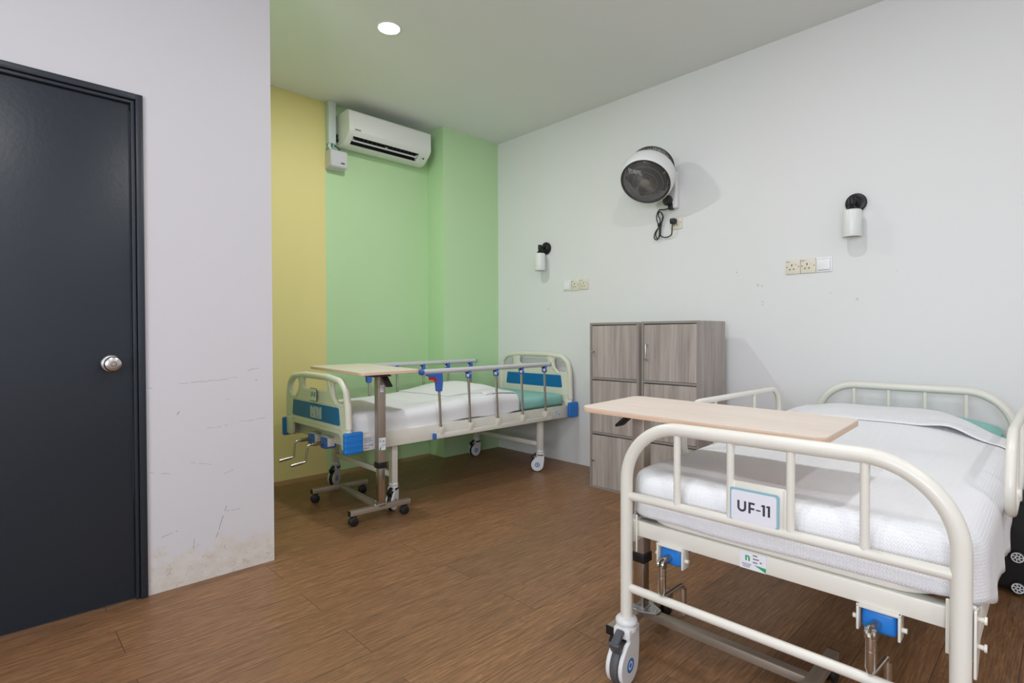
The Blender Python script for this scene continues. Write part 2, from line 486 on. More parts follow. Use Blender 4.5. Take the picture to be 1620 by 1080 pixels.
# the door in the left wall
dr = thing('door_1', None, None, T(0, YD, 0), kind='structure')
b = B()
def jamb(bm, w0, w1, y0, y1):     # a U-shaped strip of the frame between insets w0 and w1
    box(bm, (DX1-w1, y0, 0), (DX1-w0, y1, DZ-w0), .003); box(bm, (DX0+w0, y0, 0), (DX0+w1, y1, DZ-w0), .003)
    box(bm, (DX0+w1-.001, y0, DZ-w1), (DX1-w1+.001, y1, DZ-w0), .003)
jamb(b, 0, .026, YD-.014, YD+.095); jamb(b, .0245, .0295, YD+.004, YD+.095); jamb(b, .0285, .042, YD-.006, YD+.095)
obj('door_frame', b, m_door, dr)
b = B(); box(b, (DX0+.046, YD+.006, .006), (DX1-.0455, YD+.046, DZ-.046), .002); obj('door_leaf', b, m_door, dr)
b = B(); mk = frame((0, -1, 0), (.369, YD+.006, 1.003))
lathe(b, [(0, 0), (.034, 0), (.036, .003), (.033, .008), (.016, .013), (.014, .028), (.020, .034), (.029, .042), (.031, .052), (.027, .062), (.018, .067), (.011, .067), (.010, .064), (0, .064)], mk, 40)
kn = obj('door_handle', b, m_steel, dr)
b = B(); lathe(b, [(.0095, .062), (.0095, .068), (.007, .070), (0, .070)], mk, 24); box(b, (-.001, -.005, .0695), (.001, .005, .0706), mtx=mk)
obj('keyhole', b, m_chrome, kn)

# ------------------------------------------------------------------ ceiling downlights; those out of frame are added for light
def downlight(x, y, label, watt):
    d = thing('downlight', label, 'ceiling light', T(x, y, H), group=None)
    b = B(); lathe(b, [(.064, 0), (.075, 0), (.076, -.003), (.068, -.006), (.063, -.004)], None, 48); obj('trim_ring', b, m_wplas, d, local=True)
    b = B(); lathe(b, [(0, -.0045), (.0645, -.0045), (.0645, -.001)], None, 48); obj('diffuser', b, m_emit, d, local=True)
    l = bpy.data.lights.new('lamp', 'AREA'); l.shape = 'DISK'; l.size = .13; l.energy = watt; l.color = LAMP_COL
    lo = bpy.data.objects.new('lamp', l); C.objects.link(lo); lo.parent = d; lo.location = (0, 0, -.009)
downlight(1.789, 2.917, 'round white downlight glowing in the ceiling in front of the air conditioner', 15)
downlight(1.789, .95, 'unseen round ceiling downlight added for light above the foot of the tubular bed', 12)
downlight(0.0, .95, 'unseen round ceiling downlight added for light in front of the grey door', 9)
downlight(0.0, -1.2, 'unseen round ceiling downlight added for light between camera and made-up window', 10)
downlight(1.789, -1.2, 'unseen round ceiling downlight added for light behind the camera on the right', 8)

# ------------------------------------------------------------------ air conditioner
ac = thing('air_conditioner', 'white split air conditioner mounted high on the green wall', 'air conditioner', T(2.07, YB, 2.6))
ax0, ax1 = 2.075, 2.857
prof = [(YB, 2.898), (4.02, 2.905), (3.99, 2.902), (3.978, 2.89), (3.975, 2.74), (3.985, 2.722), (4.003, 2.704)]
prof2 = [(4.066, 2.655), (4.09, 2.644), (4.125, 2.637), (4.16, 2.640), (YB, 2.655)]
slot_in = [(4.03, 2.735), (4.10, 2.70), (4.095, 2.668)]
def loft(bm, pf, x0, x1, cap=True):
    A = [bm.verts.new((x0, y, z)) for y, z in pf]; D = [bm.verts.new((x1, y, z)) for y, z in pf]
    n = len(pf)
    for k in range(n): bm.faces.new((A[k], A[(k+1) % n], D[(k+1) % n], D[k]))
    if cap: bm.faces.new(A); bm.faces.new(list(reversed(D)))
b = B()
SX0, SX1 = 2.125, 2.755
loft(b, prof+prof2, ax0, SX0); loft(b, prof+prof2, SX1, ax1); loft(b, prof+slot_in+prof2, SX0-.001, SX1+.001)
obj('casing', b, m_ac, ac, ang=25)
b = B(); loft(b, [(4.014, 2.7015), (4.034, 2.733), (4.097, 2.699), (4.091, 2.667), (4.075, 2.660), (4.08, 2.68), (4.085, 2.695), (4.04, 2.722)], SX0+.001, SX1-.001)
obj('outlet_lining', b, m_dark, ac, ang=25)
for k in range(16):
    x = SX0+.025+k*(SX1-SX0-.05)/15
    b = B(); loft(b, [(4.012, 2.704), (4.035, 2.728), (4.05, 2.718), (4.026, 2.694)], x, x+.003); obj('vane', b, m_fand, ac, ang=25)
b = B(); loft(b, [(4.031, 2.684), (4.035, 2.688), (4.043, 2.679), (4.039, 2.675)], SX0+.012, SX1-.012)
for x in (SX0+.006, (SX0+SX1)/2, SX1-.016): loft(b, [(4.022, 2.694), (4.045, 2.70), (4.052, 2.68), (4.038, 2.676)], x, x+.006)
obj('louvre', b, m_lilac, ac, ang=25)
nrm = Vector((0, -(2.704-2.655), -(4.066-4.003))).normalized()
mk = frame(nrm, (2.80, 4.030, 2.683), (1, 0, 0))
b = B(); box(b, (.006, -.008, 0), (.02, .008, .0015), mtx=mk); obj('receiver_window', b, m_dark, ac)
for k in range(3):
    b = B(); box(b, (-.02, -.016+k*.011, 0), (-.012, -.013+k*.011, .0009), mtx=mk); obj('indicator_mark', b, m_inkg, ac)
b = B(); curve_plate(b, [rrect(-.026, -.0055, .026, .0055, .002)], .001, 0, faceY(2.150, 3.9748, 2.750)); obj('badge', b, m_inkg, ac)
# gap piece and pipes at the left end
b = B(); tube(b, fillet([(2.06, 4.17, 2.70), (2.10, 4.17, 2.70)], 0), .014); cyl(b, (2.055, 4.18, 2.735), (2.10, 4.18, 2.735), .016)
obj('pipe_stub', b, m_black, ac)

b = B(); box(b, (1.985, YB-.062, 2.655), (2.046, YB, 2.972), .004); 
tr = thing('cable_trunking', 'grey white plastic pipe trunking running down from the ceiling left of the air conditioner', 'trunking', T(2.0, YB, 2.65))
obj('trunking_cover', b, m_trunk, tr)
b = B(); box(b, (1.9835, YB-.0635, 2.962), (2.0475, YB, H-.001), .002); obj('collar', b, m_trunk, tr)
pump = thing('condensate_pump_box', 'small pale grey box on the wall below the trunking', 'box', T(2.05, YB, 2.46))
b = B(); bx0, bx1 = 1.975, 2.127
loft(b, [(YB, 2.60), (4.115, 2.60), (4.103, 2.592), (4.10, 2.49), (4.112, 2.465), (YB, 2.452)], bx0+.006, bx1-.004)
bmesh.ops.bevel(b, geom=b.edges[:], offset=.005, segments=2, affect='EDGES')
obj('casing', b, m_lilac, pump)
b = B(); curve_plate(b, [rrect(-.016, -.005, .016, .005, .0015)], .0016, 0, faceY(2.082, 4.0992, 2.497)); obj('badge', b, m_ink, pump)
b = B(); tube(b, fillet([(2.00, 4.16, 2.655), (1.985, 4.14, 2.625), (2.01, 4.15, 2.60)], .01), .011, 10); obj('drain_hose', b, m_wplas, pump)
b = B(); tube(b, fillet([(2.03, 4.15, 2.656), (2.022, 4.145, 2.63), (2.03, 4.15, 2.601)], .01), .007, 10); obj('blue_connector', b, m_cardblue, pump)
b = B(); tube(b, fillet([(2.045, 4.17, 2.65), (2.075, 4.15, 2.63), (2.085, 4.16, 2.60)], .02), .006, 10); obj('pump_cable', b, m_grey, pump)

# ------------------------------------------------------------------ wall lamps
def wall_lamp(y, z, label):
    L = thing('wall_lamp', label, 'wall lamp', wallR(y, z), 'black and frosted glass wall lamps')
    b = B(); lathe(b, [(.0, 0), (.053, 0), (.055, .004), (.055, .016), (.051, .021), (.030, .024), (.024, .030), (0, .030)], None, 40)
    obj('wall_plate', b, m_lampblk, L, local=True)
    b = B(); tube(b, [(0, 0, .024), (0, 0, .085)], .012, 16)
    lathe(b, [(0, -.022), (.016, -.022), (.017, -.018), (.017, .018), (.015, .022), (0, .022)], Matrix.Translation((0, 0, .092)) @ Matrix.Rotation(-PI/2, 4, 'X'), 24)
    obj('arm', b, m_lampblk, L, local=True)
    R_ = Matrix.Translation((0, 0, .092)) @ Matrix.Rotation(PI/2, 4, 'X')      # local Z -> down the wall
    b = B(); lathe(b, [(0, .016), (.010, .016), (.012, .024), (.026, .046), (.030, .052), (.030, .060), (0, .060)], R_, 28); obj('shade_cap', b, m_lampblk, L, local=True)
    b = B(); lathe(b, [(.012, .053), (.040, .053), (.046, .056), (.0485, .063), (.0485, .204), (.047, .207), (.0445, .204), (.0445, .064), (.012, .057)], R_, 40)
    obj('glass_shade', b, m_frost, L, local=True)
    b = B(); lathe(b, [(0, .062), (.013, .062), (.014, .09), (.026, .125), (.028, .145), (.020, .168), (0, .175)], R_, 24); obj('bulb', b, m_wplas, L, local=True)
wall_lamp(3.311, 1.893, 'frosted glass wall lamp above the head of the bed with blue panels')
wall_lamp(0.878, 1.877, 'frosted glass wall lamp above the tubular cream bed')

# ------------------------------------------------------------------ sockets and switches
def socket(y, z, label, name='power_socket', group='ivory switched sockets', m=m_ivory):
    s = thing(name, label, 'socket', wallR(y, z), group)
    b = B(); box(b, (-.043, -.045, 0), (.043, .045, .009), .0025); obj('face_plate', b, m, s, local=True)
    for hole in (((-.008, .003), (-.003, .017)), ((-.021, -.018), (-.013, -.012)), ((.002, -.018), (.010, -.012))):
        b = B(); box(b, (*hole[0], .0085), (*hole[1], .0094)); obj('pin_hole', b, m_dark, s, local=True)
    b = B(); box(b, (.011, .012, .008), (.027, .027, .0125), .0015); obj('rocker_switch', b, m_wplas, s, local=True)
    for sx in (-.034, .034):
        b = B(); lathe(b, [(0, .0098), (.0032, .0098), (.0032, .008)], Matrix.Translation((sx, .0, 0)), 12); obj('screw', b, m_fand, s, local=True)
    b = B(); box(b, (-.040, .030, .0088), (-.018, .034, .0093)); obj('print', b, m_inkg, s, local=True)
    return s
def switch(y, z, label):
    s = thing('light_switch', label, 'switch', wallR(y, z), 'white rocker switches')
    b = B(); box(b, (-.043, -.045, 0), (.043, .045, .008), .0025); obj('face_plate', b, m_brightp, s, local=True)
    b = B(); box(b, (-.0352, -.0345, .006), (.0352, .0345, .0083), .0005, 1); obj('rocker_gap_shade', b, m_inkg, s, local=True)  # dark sheet painted in as the shade of the groove round the rocker
    b = B(); r = box(b, (-.034, -.033, .006), (.034, .033, .014), .002)
    for v in b.verts:
        if v.co.z > .01: v.co.z += -(v.co.y)*.06
    obj('rocker', b, m_brightp, s, local=True)
socket(1.222, 1.5375, 'ivory wall socket at the left end of the row beside the tubular bed')
socket(1.134, 1.5375, 'ivory wall socket between another socket and the white switch above the tubular bed')
switch(1.046, 1.5375, 'white rocker switch right of two ivory sockets above the tubular bed')
switch(3.067, 1.5395, 'white rocker switch left of two ivory sockets near the bed with blue panels')
socket(2.976, 1.5405, 'ivory wall socket next to the white switch near the bed with blue panels')
socket(2.878, 1.5425, 'ivory wall socket at the right end of the row near the bed with blue panels')
socket(2.023, 1.932, 'ivory wall socket below the fan with a black plug in it', group=None)

# ------------------------------------------------------------------ wall fan
FN = Vector((-.667, -.128, -.734)).normalized()
FC = Vector((3.335, 2.090, 2.185))            # centre of the front grille
fan = thing('wall_fan', 'white round wall fan with dark grille tilted down on the right wall', 'fan', wallR(2.035, 2.03))
FM = frame(FN, FC, Vector((0, 0, 1)))
b = B(); lathe(b, [(.172, -.006), (.176, .004), (.181, .000), (.187, -.025), (.190, -.06), (.189, -.098), (.180, -.114), (.166, -.114), (.170, -.08), (.168, -.03), (.172, -.006)], FM, 64); obj('housing', b, m_wplas, fan)
b = B(); lathe(b, [(.160, -.004), (.166, .004), (.174, .005), (.176, -.001), (.170, -.008), (.160, -.004)], FM, 64)
fg = obj('front_grille', b, m_fand, fan)
b = B()
for k in range(60):
    a0 = 2*PI*k/60; pts = []
    for i in range(13):
        s = i/12; r = .034 + s*(.162-.034); a = a0 + 1.75*s
        pts.append(FM @ Vector((r*math.cos(a), r*math.sin(a), .016*(1-s**2)+.001)))
    tube(b, pts, .0016, 5, cap=False)
for r, h in ((.085, .013), (.125, .008)): tube(b, [FM @ Vector((r*math.cos(2*PI*k/48), r*math.sin(2*PI*k/48), h)) for k in range(48)], .0022, 6, closed=True)
obj('grille_wires', b, m_wire, fg)
b = B(); lathe(b, [(0, .022), (.026, .021), (.034, .017), (.035, .010), (.02, .006), (0, .006)], FM, 32); obj('grille_badge', b, m_badge, fg)
# motor, rear cage, blades
b = B(); lathe(b, [(0, -.035), (.03, -.038), (.036, -.05), (.036, -.07), (0, -.07)], FM, 24); obj('hub', b, m_fand, fan)
for k in range(5):
    b = B(); a0 = 2*PI*k/5; va = []; vb = []
    for i in range(8):
        s = i/7; r = .03+s*.125; w = .28+.30*math.sin(PI*min(s*.75+.1, 1)); a = a0+.5*s
        va.append(b.verts.new(FM @ Vector((r*math.cos(a-w), r*math.sin(a-w), -.042)))); vb.append(b.verts.new(FM @ Vector((r*math.cos(a+w), r*math.sin(a+w), -.075))))
    for i in range(7): b.faces.new((va[i], va[i+1], vb[i+1], vb[i]))
    bmesh.ops.solidify(b, geom=b.faces[:], thickness=.002)
    obj('fan_blade', b, m_blade, fan)
b = B()
for k in range(60):
    a = 2*PI*k/60
    tube(b, [FM @ Vector((r*math.cos(a), r*math.sin(a), h)) for r, h in ((.167, -.11), (.166, -.155), (.155, -.20), (.122, -.234), (.05, -.245))], .0018, 5, cap=False)
for r, h in ((.1665, -.12), (.1663, -.131), (.166, -.143), (.166, -.155), (.163, -.17), (.159, -.186), (.155, -.20), (.140, -.217), (.122, -.234), (.085, -.241)): tube(b, [FM @ Vector((r*math.cos(2*PI*k/48), r*math.sin(2*PI*k/48), h)) for k in range(48)], .002, 6, closed=True)
obj('rear_grille', b, m_fand, fan)
b = B(); lathe(b, [(0, -.12), (.06, -.12), (.062, -.20), (.055, -.235), (.03, -.25), (0, -.252)], FM, 32); obj('motor_housing', b, m_fand, fan)
# bracket on the wall and arm
b = B(); vs = box(b, (XR-.055, 2.002, 2.035), (XR, 2.072, 2.30), .012, 3)
for v in b.verts:
    if v.co.x < XR-.03 and v.co.z < 2.10: v.co.x += .012
obj('wall_bracket', b, m_wplas, fan)
b = B(); back = FC - FN*.24
tube(b, fillet([back, back - FN*.03 + Vector((.02, -.02, -.02)), (XR-.06, 2.035, 2.27), (XR-.03, 2.035, 2.24)], .03), .024, 14); obj('arm', b, m_wplas, fan)
b = B(); mk = frame((-1, .35, -.1), (XR-.055, 2.06, 2.095)); lathe(b, [(0, -.01), (.032, -.01), (.036, .0), (.036, .02), (.030, .030), (0, .032)], mk, 32); 
box(b, (XR-.052, 2.032, 2.028), (XR-.012, 2.07, 2.075), .008)
obj('tilt_knob', b, m_black, fan)
# plug and bundled flex
b = B(); box(b, (XR-.055, 2.015, 1.922), (XR-.0085, 2.054, 1.962), .009, 3); obj('plug', b, m_black, fan)
def flex(pts, r=.0042, n=10):
    P = [Vector(p) for p in pts]; out = []
    for i in range(len(P)-1):
        p0 = P[max(i-1, 0)]; p1 = P[i]; p2 = P[i+1]; p3 = P[min(i+2, len(P)-1)]
        for k in range(n):
            t_ = k/n
            out.append(.5*((2*p1)+(p2-p0)*t_+(2*p0-5*p1+4*p2-p3)*t_**2+(3*p1-p0-3*p2+p3)*t_**3))
    return out+[P[-1]]
b = B(); X0 = XR-.02
tube(b, flex([(X0-.02, 2.035, 1.93), (X0-.02, 2.04, 1.89), (X0-.005, 2.055, 1.848), (X0, 2.10, 1.835), (X0, 2.142, 1.852), (X0, 2.155, 1.905), (X0, 2.15, 1.97), (X0, 2.165, 2.005), (X0, 2.158, 2.032), (X0-.004, 2.135, 2.02), (X0-.006, 2.125, 1.985), (X0-.004, 2.148, 1.93), (X0-.006, 2.185, 1.885), (X0-.008, 2.195, 1.842), (X0-.006, 2.175, 1.826), (X0-.006, 2.155, 1.85), (X0-.008, 2.152, 1.915), (X0-.01, 2.172, 1.975), (X0-.008, 2.172, 2.015), (X0-.008, 2.15, 2.045), (X0-.012, 2.11, 2.04), (X0-.01, 2.065, 2.045)]), .0042, 8)
tube(b, flex([(X0+.006, 2.15, 1.93), (X0+.006, 2.178, 1.90), (X0+.006, 2.19, 1.865), (X0+.006, 2.178, 1.838), (X0+.006, 2.152, 1.858), (X0+.006, 2.146, 1.93), (X0+.006, 2.128, 1.985), (X0+.006, 2.14, 2.015)]), .0042, 8)
for k in range(3): tube(b, [(X0-.006+.011*math.cos(a), 2.15+.013*math.sin(a), 1.925+k*.008) for a in [2*PI*i/16 for i in range(16)]], .004, 6, closed=True)
obj('power_cord', b, m_black, fan)

# ------------------------------------------------------------------ lockers
def locker(y0, y1, xf_, hgt, label, bar):
    L = thing('locker_cabinet', label, 'cabinet', T(xf_, (y0+y1)/2, 0), 'three door wood grain lockers')
    xb = 3.545; tk = .015
    b = B()
    box(b, (xf_, y0, 0), (xb, y0+tk, hgt), .001, 1); box(b, (xf_, y1-tk, 0), (xb, y1, hgt), .001, 1)
    box(b, (xf_+.001, y0+tk, hgt-tk), (xb, y1-tk, hgt-.0005)); box(b, (xf_+.001, y0+tk, .0), (xb, y1-tk, tk)); box(b, (xb-.006, y0+tk, tk), (xb-.001, y1-tk, hgt-tk))
    obj('carcass', b, m_lock, L)
    b = B(); lay = [tk + k*(hgt-tk)/3 for k in range(4)]
    for k in (1, 2): box(b, (xf_-.0005, y0+tk, lay[k]-tk), (xb-.006, y1-tk, lay[k]), .0008, 1)
    box(b, (xf_-.001, y0-.0005, 0), (xf_+.0006, y0+tk, hgt+.0003)); box(b, (xf_-.001, y1-tk, 0), (xf_+.0006, y1+.0005, hgt+.0003))
    box(b, (xf_-.001, y0+tk, hgt-tk), (xf_+.002, y1-tk, hgt+.0003)); box(b, (xf_-.001, y0+tk, 0), (xf_+.002, y1-tk, tk))
    obj('edge_trim', b, m_lockf, L)
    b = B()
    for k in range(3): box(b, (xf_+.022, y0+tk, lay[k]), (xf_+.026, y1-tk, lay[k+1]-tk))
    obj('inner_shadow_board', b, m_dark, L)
    for k in range(3):
        b = B(); tilt = .004 if k == 0 else .002
        vs = box(b, (xf_+.002, y0+tk+.002, lay[k]+.003), (xf_+.018, y1-tk-.003, lay[k+1]-tk-.005), .0008, 1)
        for v in b.verts: v.co.z -= tilt*(v.co.y-y0)/(y1-y0)      # doors hang a little out of true
        d = obj('door', b, m_lock, L)
        zc = (lay[k]+lay[k+1]-tk)/2
        b = B()
        if bar:
            tube(b, fillet([(xf_+.002, y1-tk-.03, zc-.05), (xf_-.022, y1-tk-.03, zc-.05), (xf_-.022, y1-tk-.03, zc+.05), (xf_+.002, y1-tk-.03, zc+.05)], .008, 4), .0055, 10)
        else:
            lathe(b, [(0, 0), (.006, 0), (.005, .008), (.009, .014), (.0105, .02), (.007, .026), (0, .027)], frame((-1, 0, 0), (xf_+.002, y1-tk-.022, zc)), 20)
        obj('door_pull', b, m_steel, d)
    if bar:
        for (xx, zz) in ((xf_+.03, hgt-.02), (xf_+.335, hgt-.02), (xf_+.03, lay[2]-.008), (xf_+.335, lay[2]-.008), (xf_+.03, lay[1]-.008), (xf_+.335, lay[1]-.008), (xf_+.18, hgt-.055)):
            b = B(); lathe(b, [(0, .0008), (.004, .0008), (.004, -.001)], frame((0, -1, 0), (xx, y0, zz)), 12); obj('screw_cap', b, m_inkg, L)
    return L
locker(2.042, 2.455, 3.177, 1.200, 'grey wood grain locker on the left with small round knobs', False)
locker(1.610, 2.022, 3.180, 1.202, 'grey wood grain locker on the right with upright bar handles', True)

# ------------------------------------------------------------------ caster (a part of a bed)
def make_caster(parent, hgt, x, y, ang, tyre, pedal_m):
    """swivel caster; local +X is where the wheel trails; top of the stem at hgt"""
    k = hgt/.2; R = .064*k; ox = .028*k
    Y2 = Matrix.Translation((ox, 0, R)) @ Matrix.Rotation(PI/2, 4, 'X')
    b = B()
    lathe(b, [(.012*k, .2*k), (.022*k, .199*k), (.030*k, .196*k), (.0345*k, .190*k), (.0345*k, .183*k), (.031*k, .179*k), (.029*k, .172*k), (.0335*k, .169*k), (.0335*k, .16*k), (0, .16*k)], None, 28)
    out = [(ox-.050*k, .168*k)]
    side = [(-.034, .168), (.034, .168), (.036, .150), (.030, .135), (.046, .130)]
    pts = [(a*k, c*k) for a, c in side]
    for i in range(15):
        a = math.radians(48) - math.radians(215)*i/14
        pts.append((ox+.059*k*math.cos(a), R+.059*k*math.sin(a)))
    pts.append((-.036*k, .11*k))
    for sgn in (1, -1):
        mk = Matrix(((1, 0, 0, 0), (0, 0, -1, sgn*.021*k), (0, 1, 0, 0), (0, 0, 0, 1)))
        curve_plate(b, [pts], .014*k, .004*k, mk, 2)
    box(b, (-.036*k, -.028*k, .140*k), (.036*k, .028*k, .172*k), .005*k)
    c = obj('caster', b, m_wplas, parent, local=True)
    loc = T(x, y, 0, ang)
    c.matrix_local = ROOT[parent].inverted() @ loc if False else loc
    b = B(); lathe(b, [(.018*k, -.012*k), (.052*k, -.013*k), (.060*k, -.012*k), (R, -.006*k), (R, .006*k), (.060*k, .012*k), (.052*k, .013*k), (.018*k, .012*k)], Y2, 44); obj('tyre', b, tyre, c, local=True)
    for sgn in (1, -1):
        b = B()
        mk = Matrix.Translation((ox, sgn*.0282*k, R)) @ Matrix.Rotation(PI/2, 4, 'X')
        h0, h1 = (-.0006, .0006)
        lathe(b, [(.014*k, h0), (.022*k, h0), (.022*k, h1), (.014*k, h1), (.014*k, h0)], mk, 32); lathe(b, [(0, h0), (.007*k, h0), (.007*k, h1), (0, h1)], mk, 20)
        obj('blue_ring', b, m_blueb, c, local=True)
    b = B(); mk = Matrix.Translation((.05*k, 0, .158*k)) @ Matrix.Rotation(.55, 4, 'Y')
    box(b, (-.015*k, -.013*k, -.006*k), (.034*k, .013*k, .008*k), .004*k, mtx=mk); box(b, (.028*k, -.018*k, -.034*k), (.042*k, .018*k, .006*k), .005*k, mtx=mk)
    obj('brake_pedal', b, pedal_m, c, local=True)
    return c
def place_caster(src, parent, x, y, ang):
    c = copy_tree(src, parent); c.matrix_local = T(x, y, 0, ang); return c

def sticker(parent, mk, w, h, name='label_sticker', green=True, barcode=False):
    b = B(); box(b, (-w/2, -h/2, 0), (w/2, h/2, .0006), mtx=mk); s = obj(name, b, m_paper, parent)
    b = B()
    if barcode:
        for k in range(4): box(b, (-w*.40, h*(.38-k*.12), .0005), (w*(.1+.3*random.random()), h*(.43-k*.12), .0009), mtx=mk)
        for k in range(14): box(b, (-w*.35+k*w*.05, -h*.30, .0005), (-w*.35+k*w*.05+w*random.choice((.015, .03)), -h*.10, .0009), mtx=mk)
        box(b, (-w*.4, -h*.45, .0005), (w*.0, -h*.38, .0009), mtx=mk)
    else:
        for k in range(3): box(b, (w*.0, h*(.34-k*.20), .0005), (w*(.17+.06*(k == 1)), h*(.42-k*.20), .0009), mtx=mk)
        for k in range(3): box(b, (-w*.42+k*.02*w, -h*(.22+k*.09), .0005), (-w*.06-k*.03*w, -h*(.18+k*.09), .0009), mtx=mk)
        box(b, (w*.26, -.0, .0005), (w*.33, h*.10, .0009), mtx=mk)
    obj('fine_print', b, m_inkg, s)
    if green:
        b = B(); text_mesh(b, 'n', h*.62, mk @ Matrix.Translation((-w*.20, h*.20, .0007)), .03, .0003)
        curve_plate(b, [[(w*.05, -h*.16), (w*.49, -h*.20), (w*.49, -h*.47), (w*.34, -h*.36)]], .0008, 0, mk @ Matrix.Translation((0, 0, .0006)))
        obj('green_print', b, m_lgreen, s)
    return s

# ------------------------------------------------------------------ bed with blue panels (sign UF-10)
Y0, Y1 = 2.965, 3.875; YM = (Y0+Y1)/2
bed = thing('hospital_bed', 'cream hospital bed with blue end panels and folding chrome side rails against the green wall', 'bed', T(1.55, YM, 0))
b = B()
box(b, (1.575, 2.972, .415), (3.555, 3.008, .515), .004); box(b, (1.575, 3.832, .415), (3.555, 3.868, .515), .004)
box(b, (1.58, 3.0, .43), (1.62, 3.84, .50), .003); box(b, (3.51, 3.0, .43), (3.55, 3.84, .50), .003)
for x in (2.2, 2.75): box(b, (x, 3.0, .44), (x+.04, 3.84, .48), .003)
obj('frame', b, m_cream, bed)
b = B(); curve_plate(b, [rrect(1.60, 3.012, 3.53, 3.828, .08)], .03, .01, Matrix.Translation((0, 0, .493))); obj('mattress_platform', b, m_cream, bed)
for (x, y) in ((1.865, 3.02), (1.865, 3.82), (3.245, 3.02), (3.245, 3.82)):
    b = B(); box(b, (x-.021, y-.021, .172), (x+.021, y+.021, .43), .004); obj('leg', b, m_cream, bed)
for x in (1.865, 3.245):
    b = B(); box(b, (x-.012, 3.04, .205), (x+.012, 3.80, .24), .003); obj('cross_bar', b, m_cream, bed)
def end_board(xc, dz, facing):
    """moulded end board; mk maps local x -> +Y, y -> Z, z -> thickness (X)"""
    yc = YM - (.02 if dz == 0 else 0)
    mk = Matrix(((0, 0, 1, xc), (1, 0, 0, yc), (0, 1, 0, 0), (0, 0, 0, 1)))
    b = B()
    O = [(-.452, .425), (-.452, .555), (-.445, .70+dz), (-.425, .79+dz), (-.36, .845+dz), (-.18, .868+dz), (0, .873+dz), (.18, .868+dz), (.36, .845+dz), (.425, .79+dz), (.445, .70+dz), (.452, .555), (.452, .425), (.365, .425), (.345, .515), (-.345, .515), (-.365, .425)]
    rr = [.015, .02, .1, .06, .1, .3, .3, .3, .1, .06, .1, .02, .015, .03, .03, .03, .03]
    outer = [tuple(p[:2]) for p in fillet([(a, c, 0) for a, c in O], rr, 5, True)]
    hc = rpoly([(-.19, .765+dz), (.19, .765+dz), (.165, .835+dz), (-.165, .835+dz)], .025)
    hl = rpoly([(-.275, .71+dz), (-.235, .835+dz), (-.36, .815+dz), (-.405, .765+dz), (-.39, .70+dz)], .035)
    hr = [(-a, c) for a, c in hl]
    curve_plate(b, [outer, hc, hl, hr], .022, .008, mk, 3)
    rim = fillet([mk @ Vector((a, c, 0)) for a, c in O[1:12]], rr[1:12], 8)
    rim = [p for p in rim]
    sm = []
    for i, p in enumerate(rim):                # keep the tube inside the outline
        c0 = mk @ Vector((0, .66+dz, 0)); d = (c0-p); sm.append(p + d*(.018/d.length))
    tube(b, sm, .021, 14)
    # swollen struts on either side of the handle opening, ridge lines
    for sg in (-1, 1): tube(b, flex([mk @ Vector((sg*.20, .845+dz, 0)), mk @ Vector((sg*.215, .80+dz, 0)), mk @ Vector((sg*.245, .74+dz, 0)), mk @ Vector((sg*.30, .69+dz, 0))], n=5), .0165, 12)
    tube(b, [mk @ Vector((-.42, .692+dz, 0)), mk @ Vector((.42, .692+dz, 0))], .0125, 10)
    tube(b, [mk @ Vector((-.43, .55+dz*.6, 0)), mk @ Vector((.43, .55+dz*.6, 0))], .0125, 10)
    for sg in (-1, 1): box(b, (xc-.018, yc+sg*.41-.04, .427), (xc+.018, yc+sg*.41+.04, .555), .01)
    nm = 'foot_board' if dz == 0 else 'head_board'
    hb = obj(nm, b, m_creamp, bed, ang=50)
    b = B(); curve_plate(b, [rpoly([(-.352, .570+dz), (.352, .570+dz), (.335, .678+dz), (-.335, .678+dz)], .014)], .026, .002, mk); obj('blue_panel', b, m_blue, hb)
    return hb
foot = end_board(1.530, 0, -1); head = end_board(3.592, .085, 1)
for (xa, xb_) in ((1.492, 1.612), (3.53, 3.64)):
    for (ya, yb) in ((2.938, 2.968), (3.846, 3.876)):
        b = B(); box(b, (xa, ya, .413), (xb_, yb, .541), .010, 3)
        for k in range(4): box(b, (xa-.0006, ya-.0006, .418+k*.031), (xb_+.0006, yb+.0006, .445+k*.031), .0095, 3)
        obj('corner_bumper', b, m_blueb, bed)
# the name card and card holder on the foot board
mk = faceX(1.508, 3.392, .735)
b = B(); curve_plate(b, [rrect(-.047, -.042, .047, .042, .004)], .002, .0004, mk); sg = obj('name_card', b, m_grey, foot)
b = B(); curve_plate(b, [rrect(-.0435, -.0385, .0435, .0385, .003)], .0012, .0002, mk @ Matrix.Translation((0, 0, .0012))); obj('card_face', b, m_paperg, sg)
b = B(); text_mesh(b, 'UF-10', .043, mk @ Matrix.Translation((0, 0, .0022)), .004, sx=.62); obj('card_lettering', b, m_ink, sg)
for yy in (3.415, 3.33):
    b = B(); mk = faceX(1.514, yy, .622)
    pts = [(-.038, -.038), (.038, -.038), (.038, .038), (.010, .038), (.007, .026), (-.007, .026), (-.010, .038), (-.038, .038)]
    curve_plate(b, [pts, circ(0, -.022, .007, n=16)], .004, .0008, mk); obj('card_holder', b, m_clear, foot)
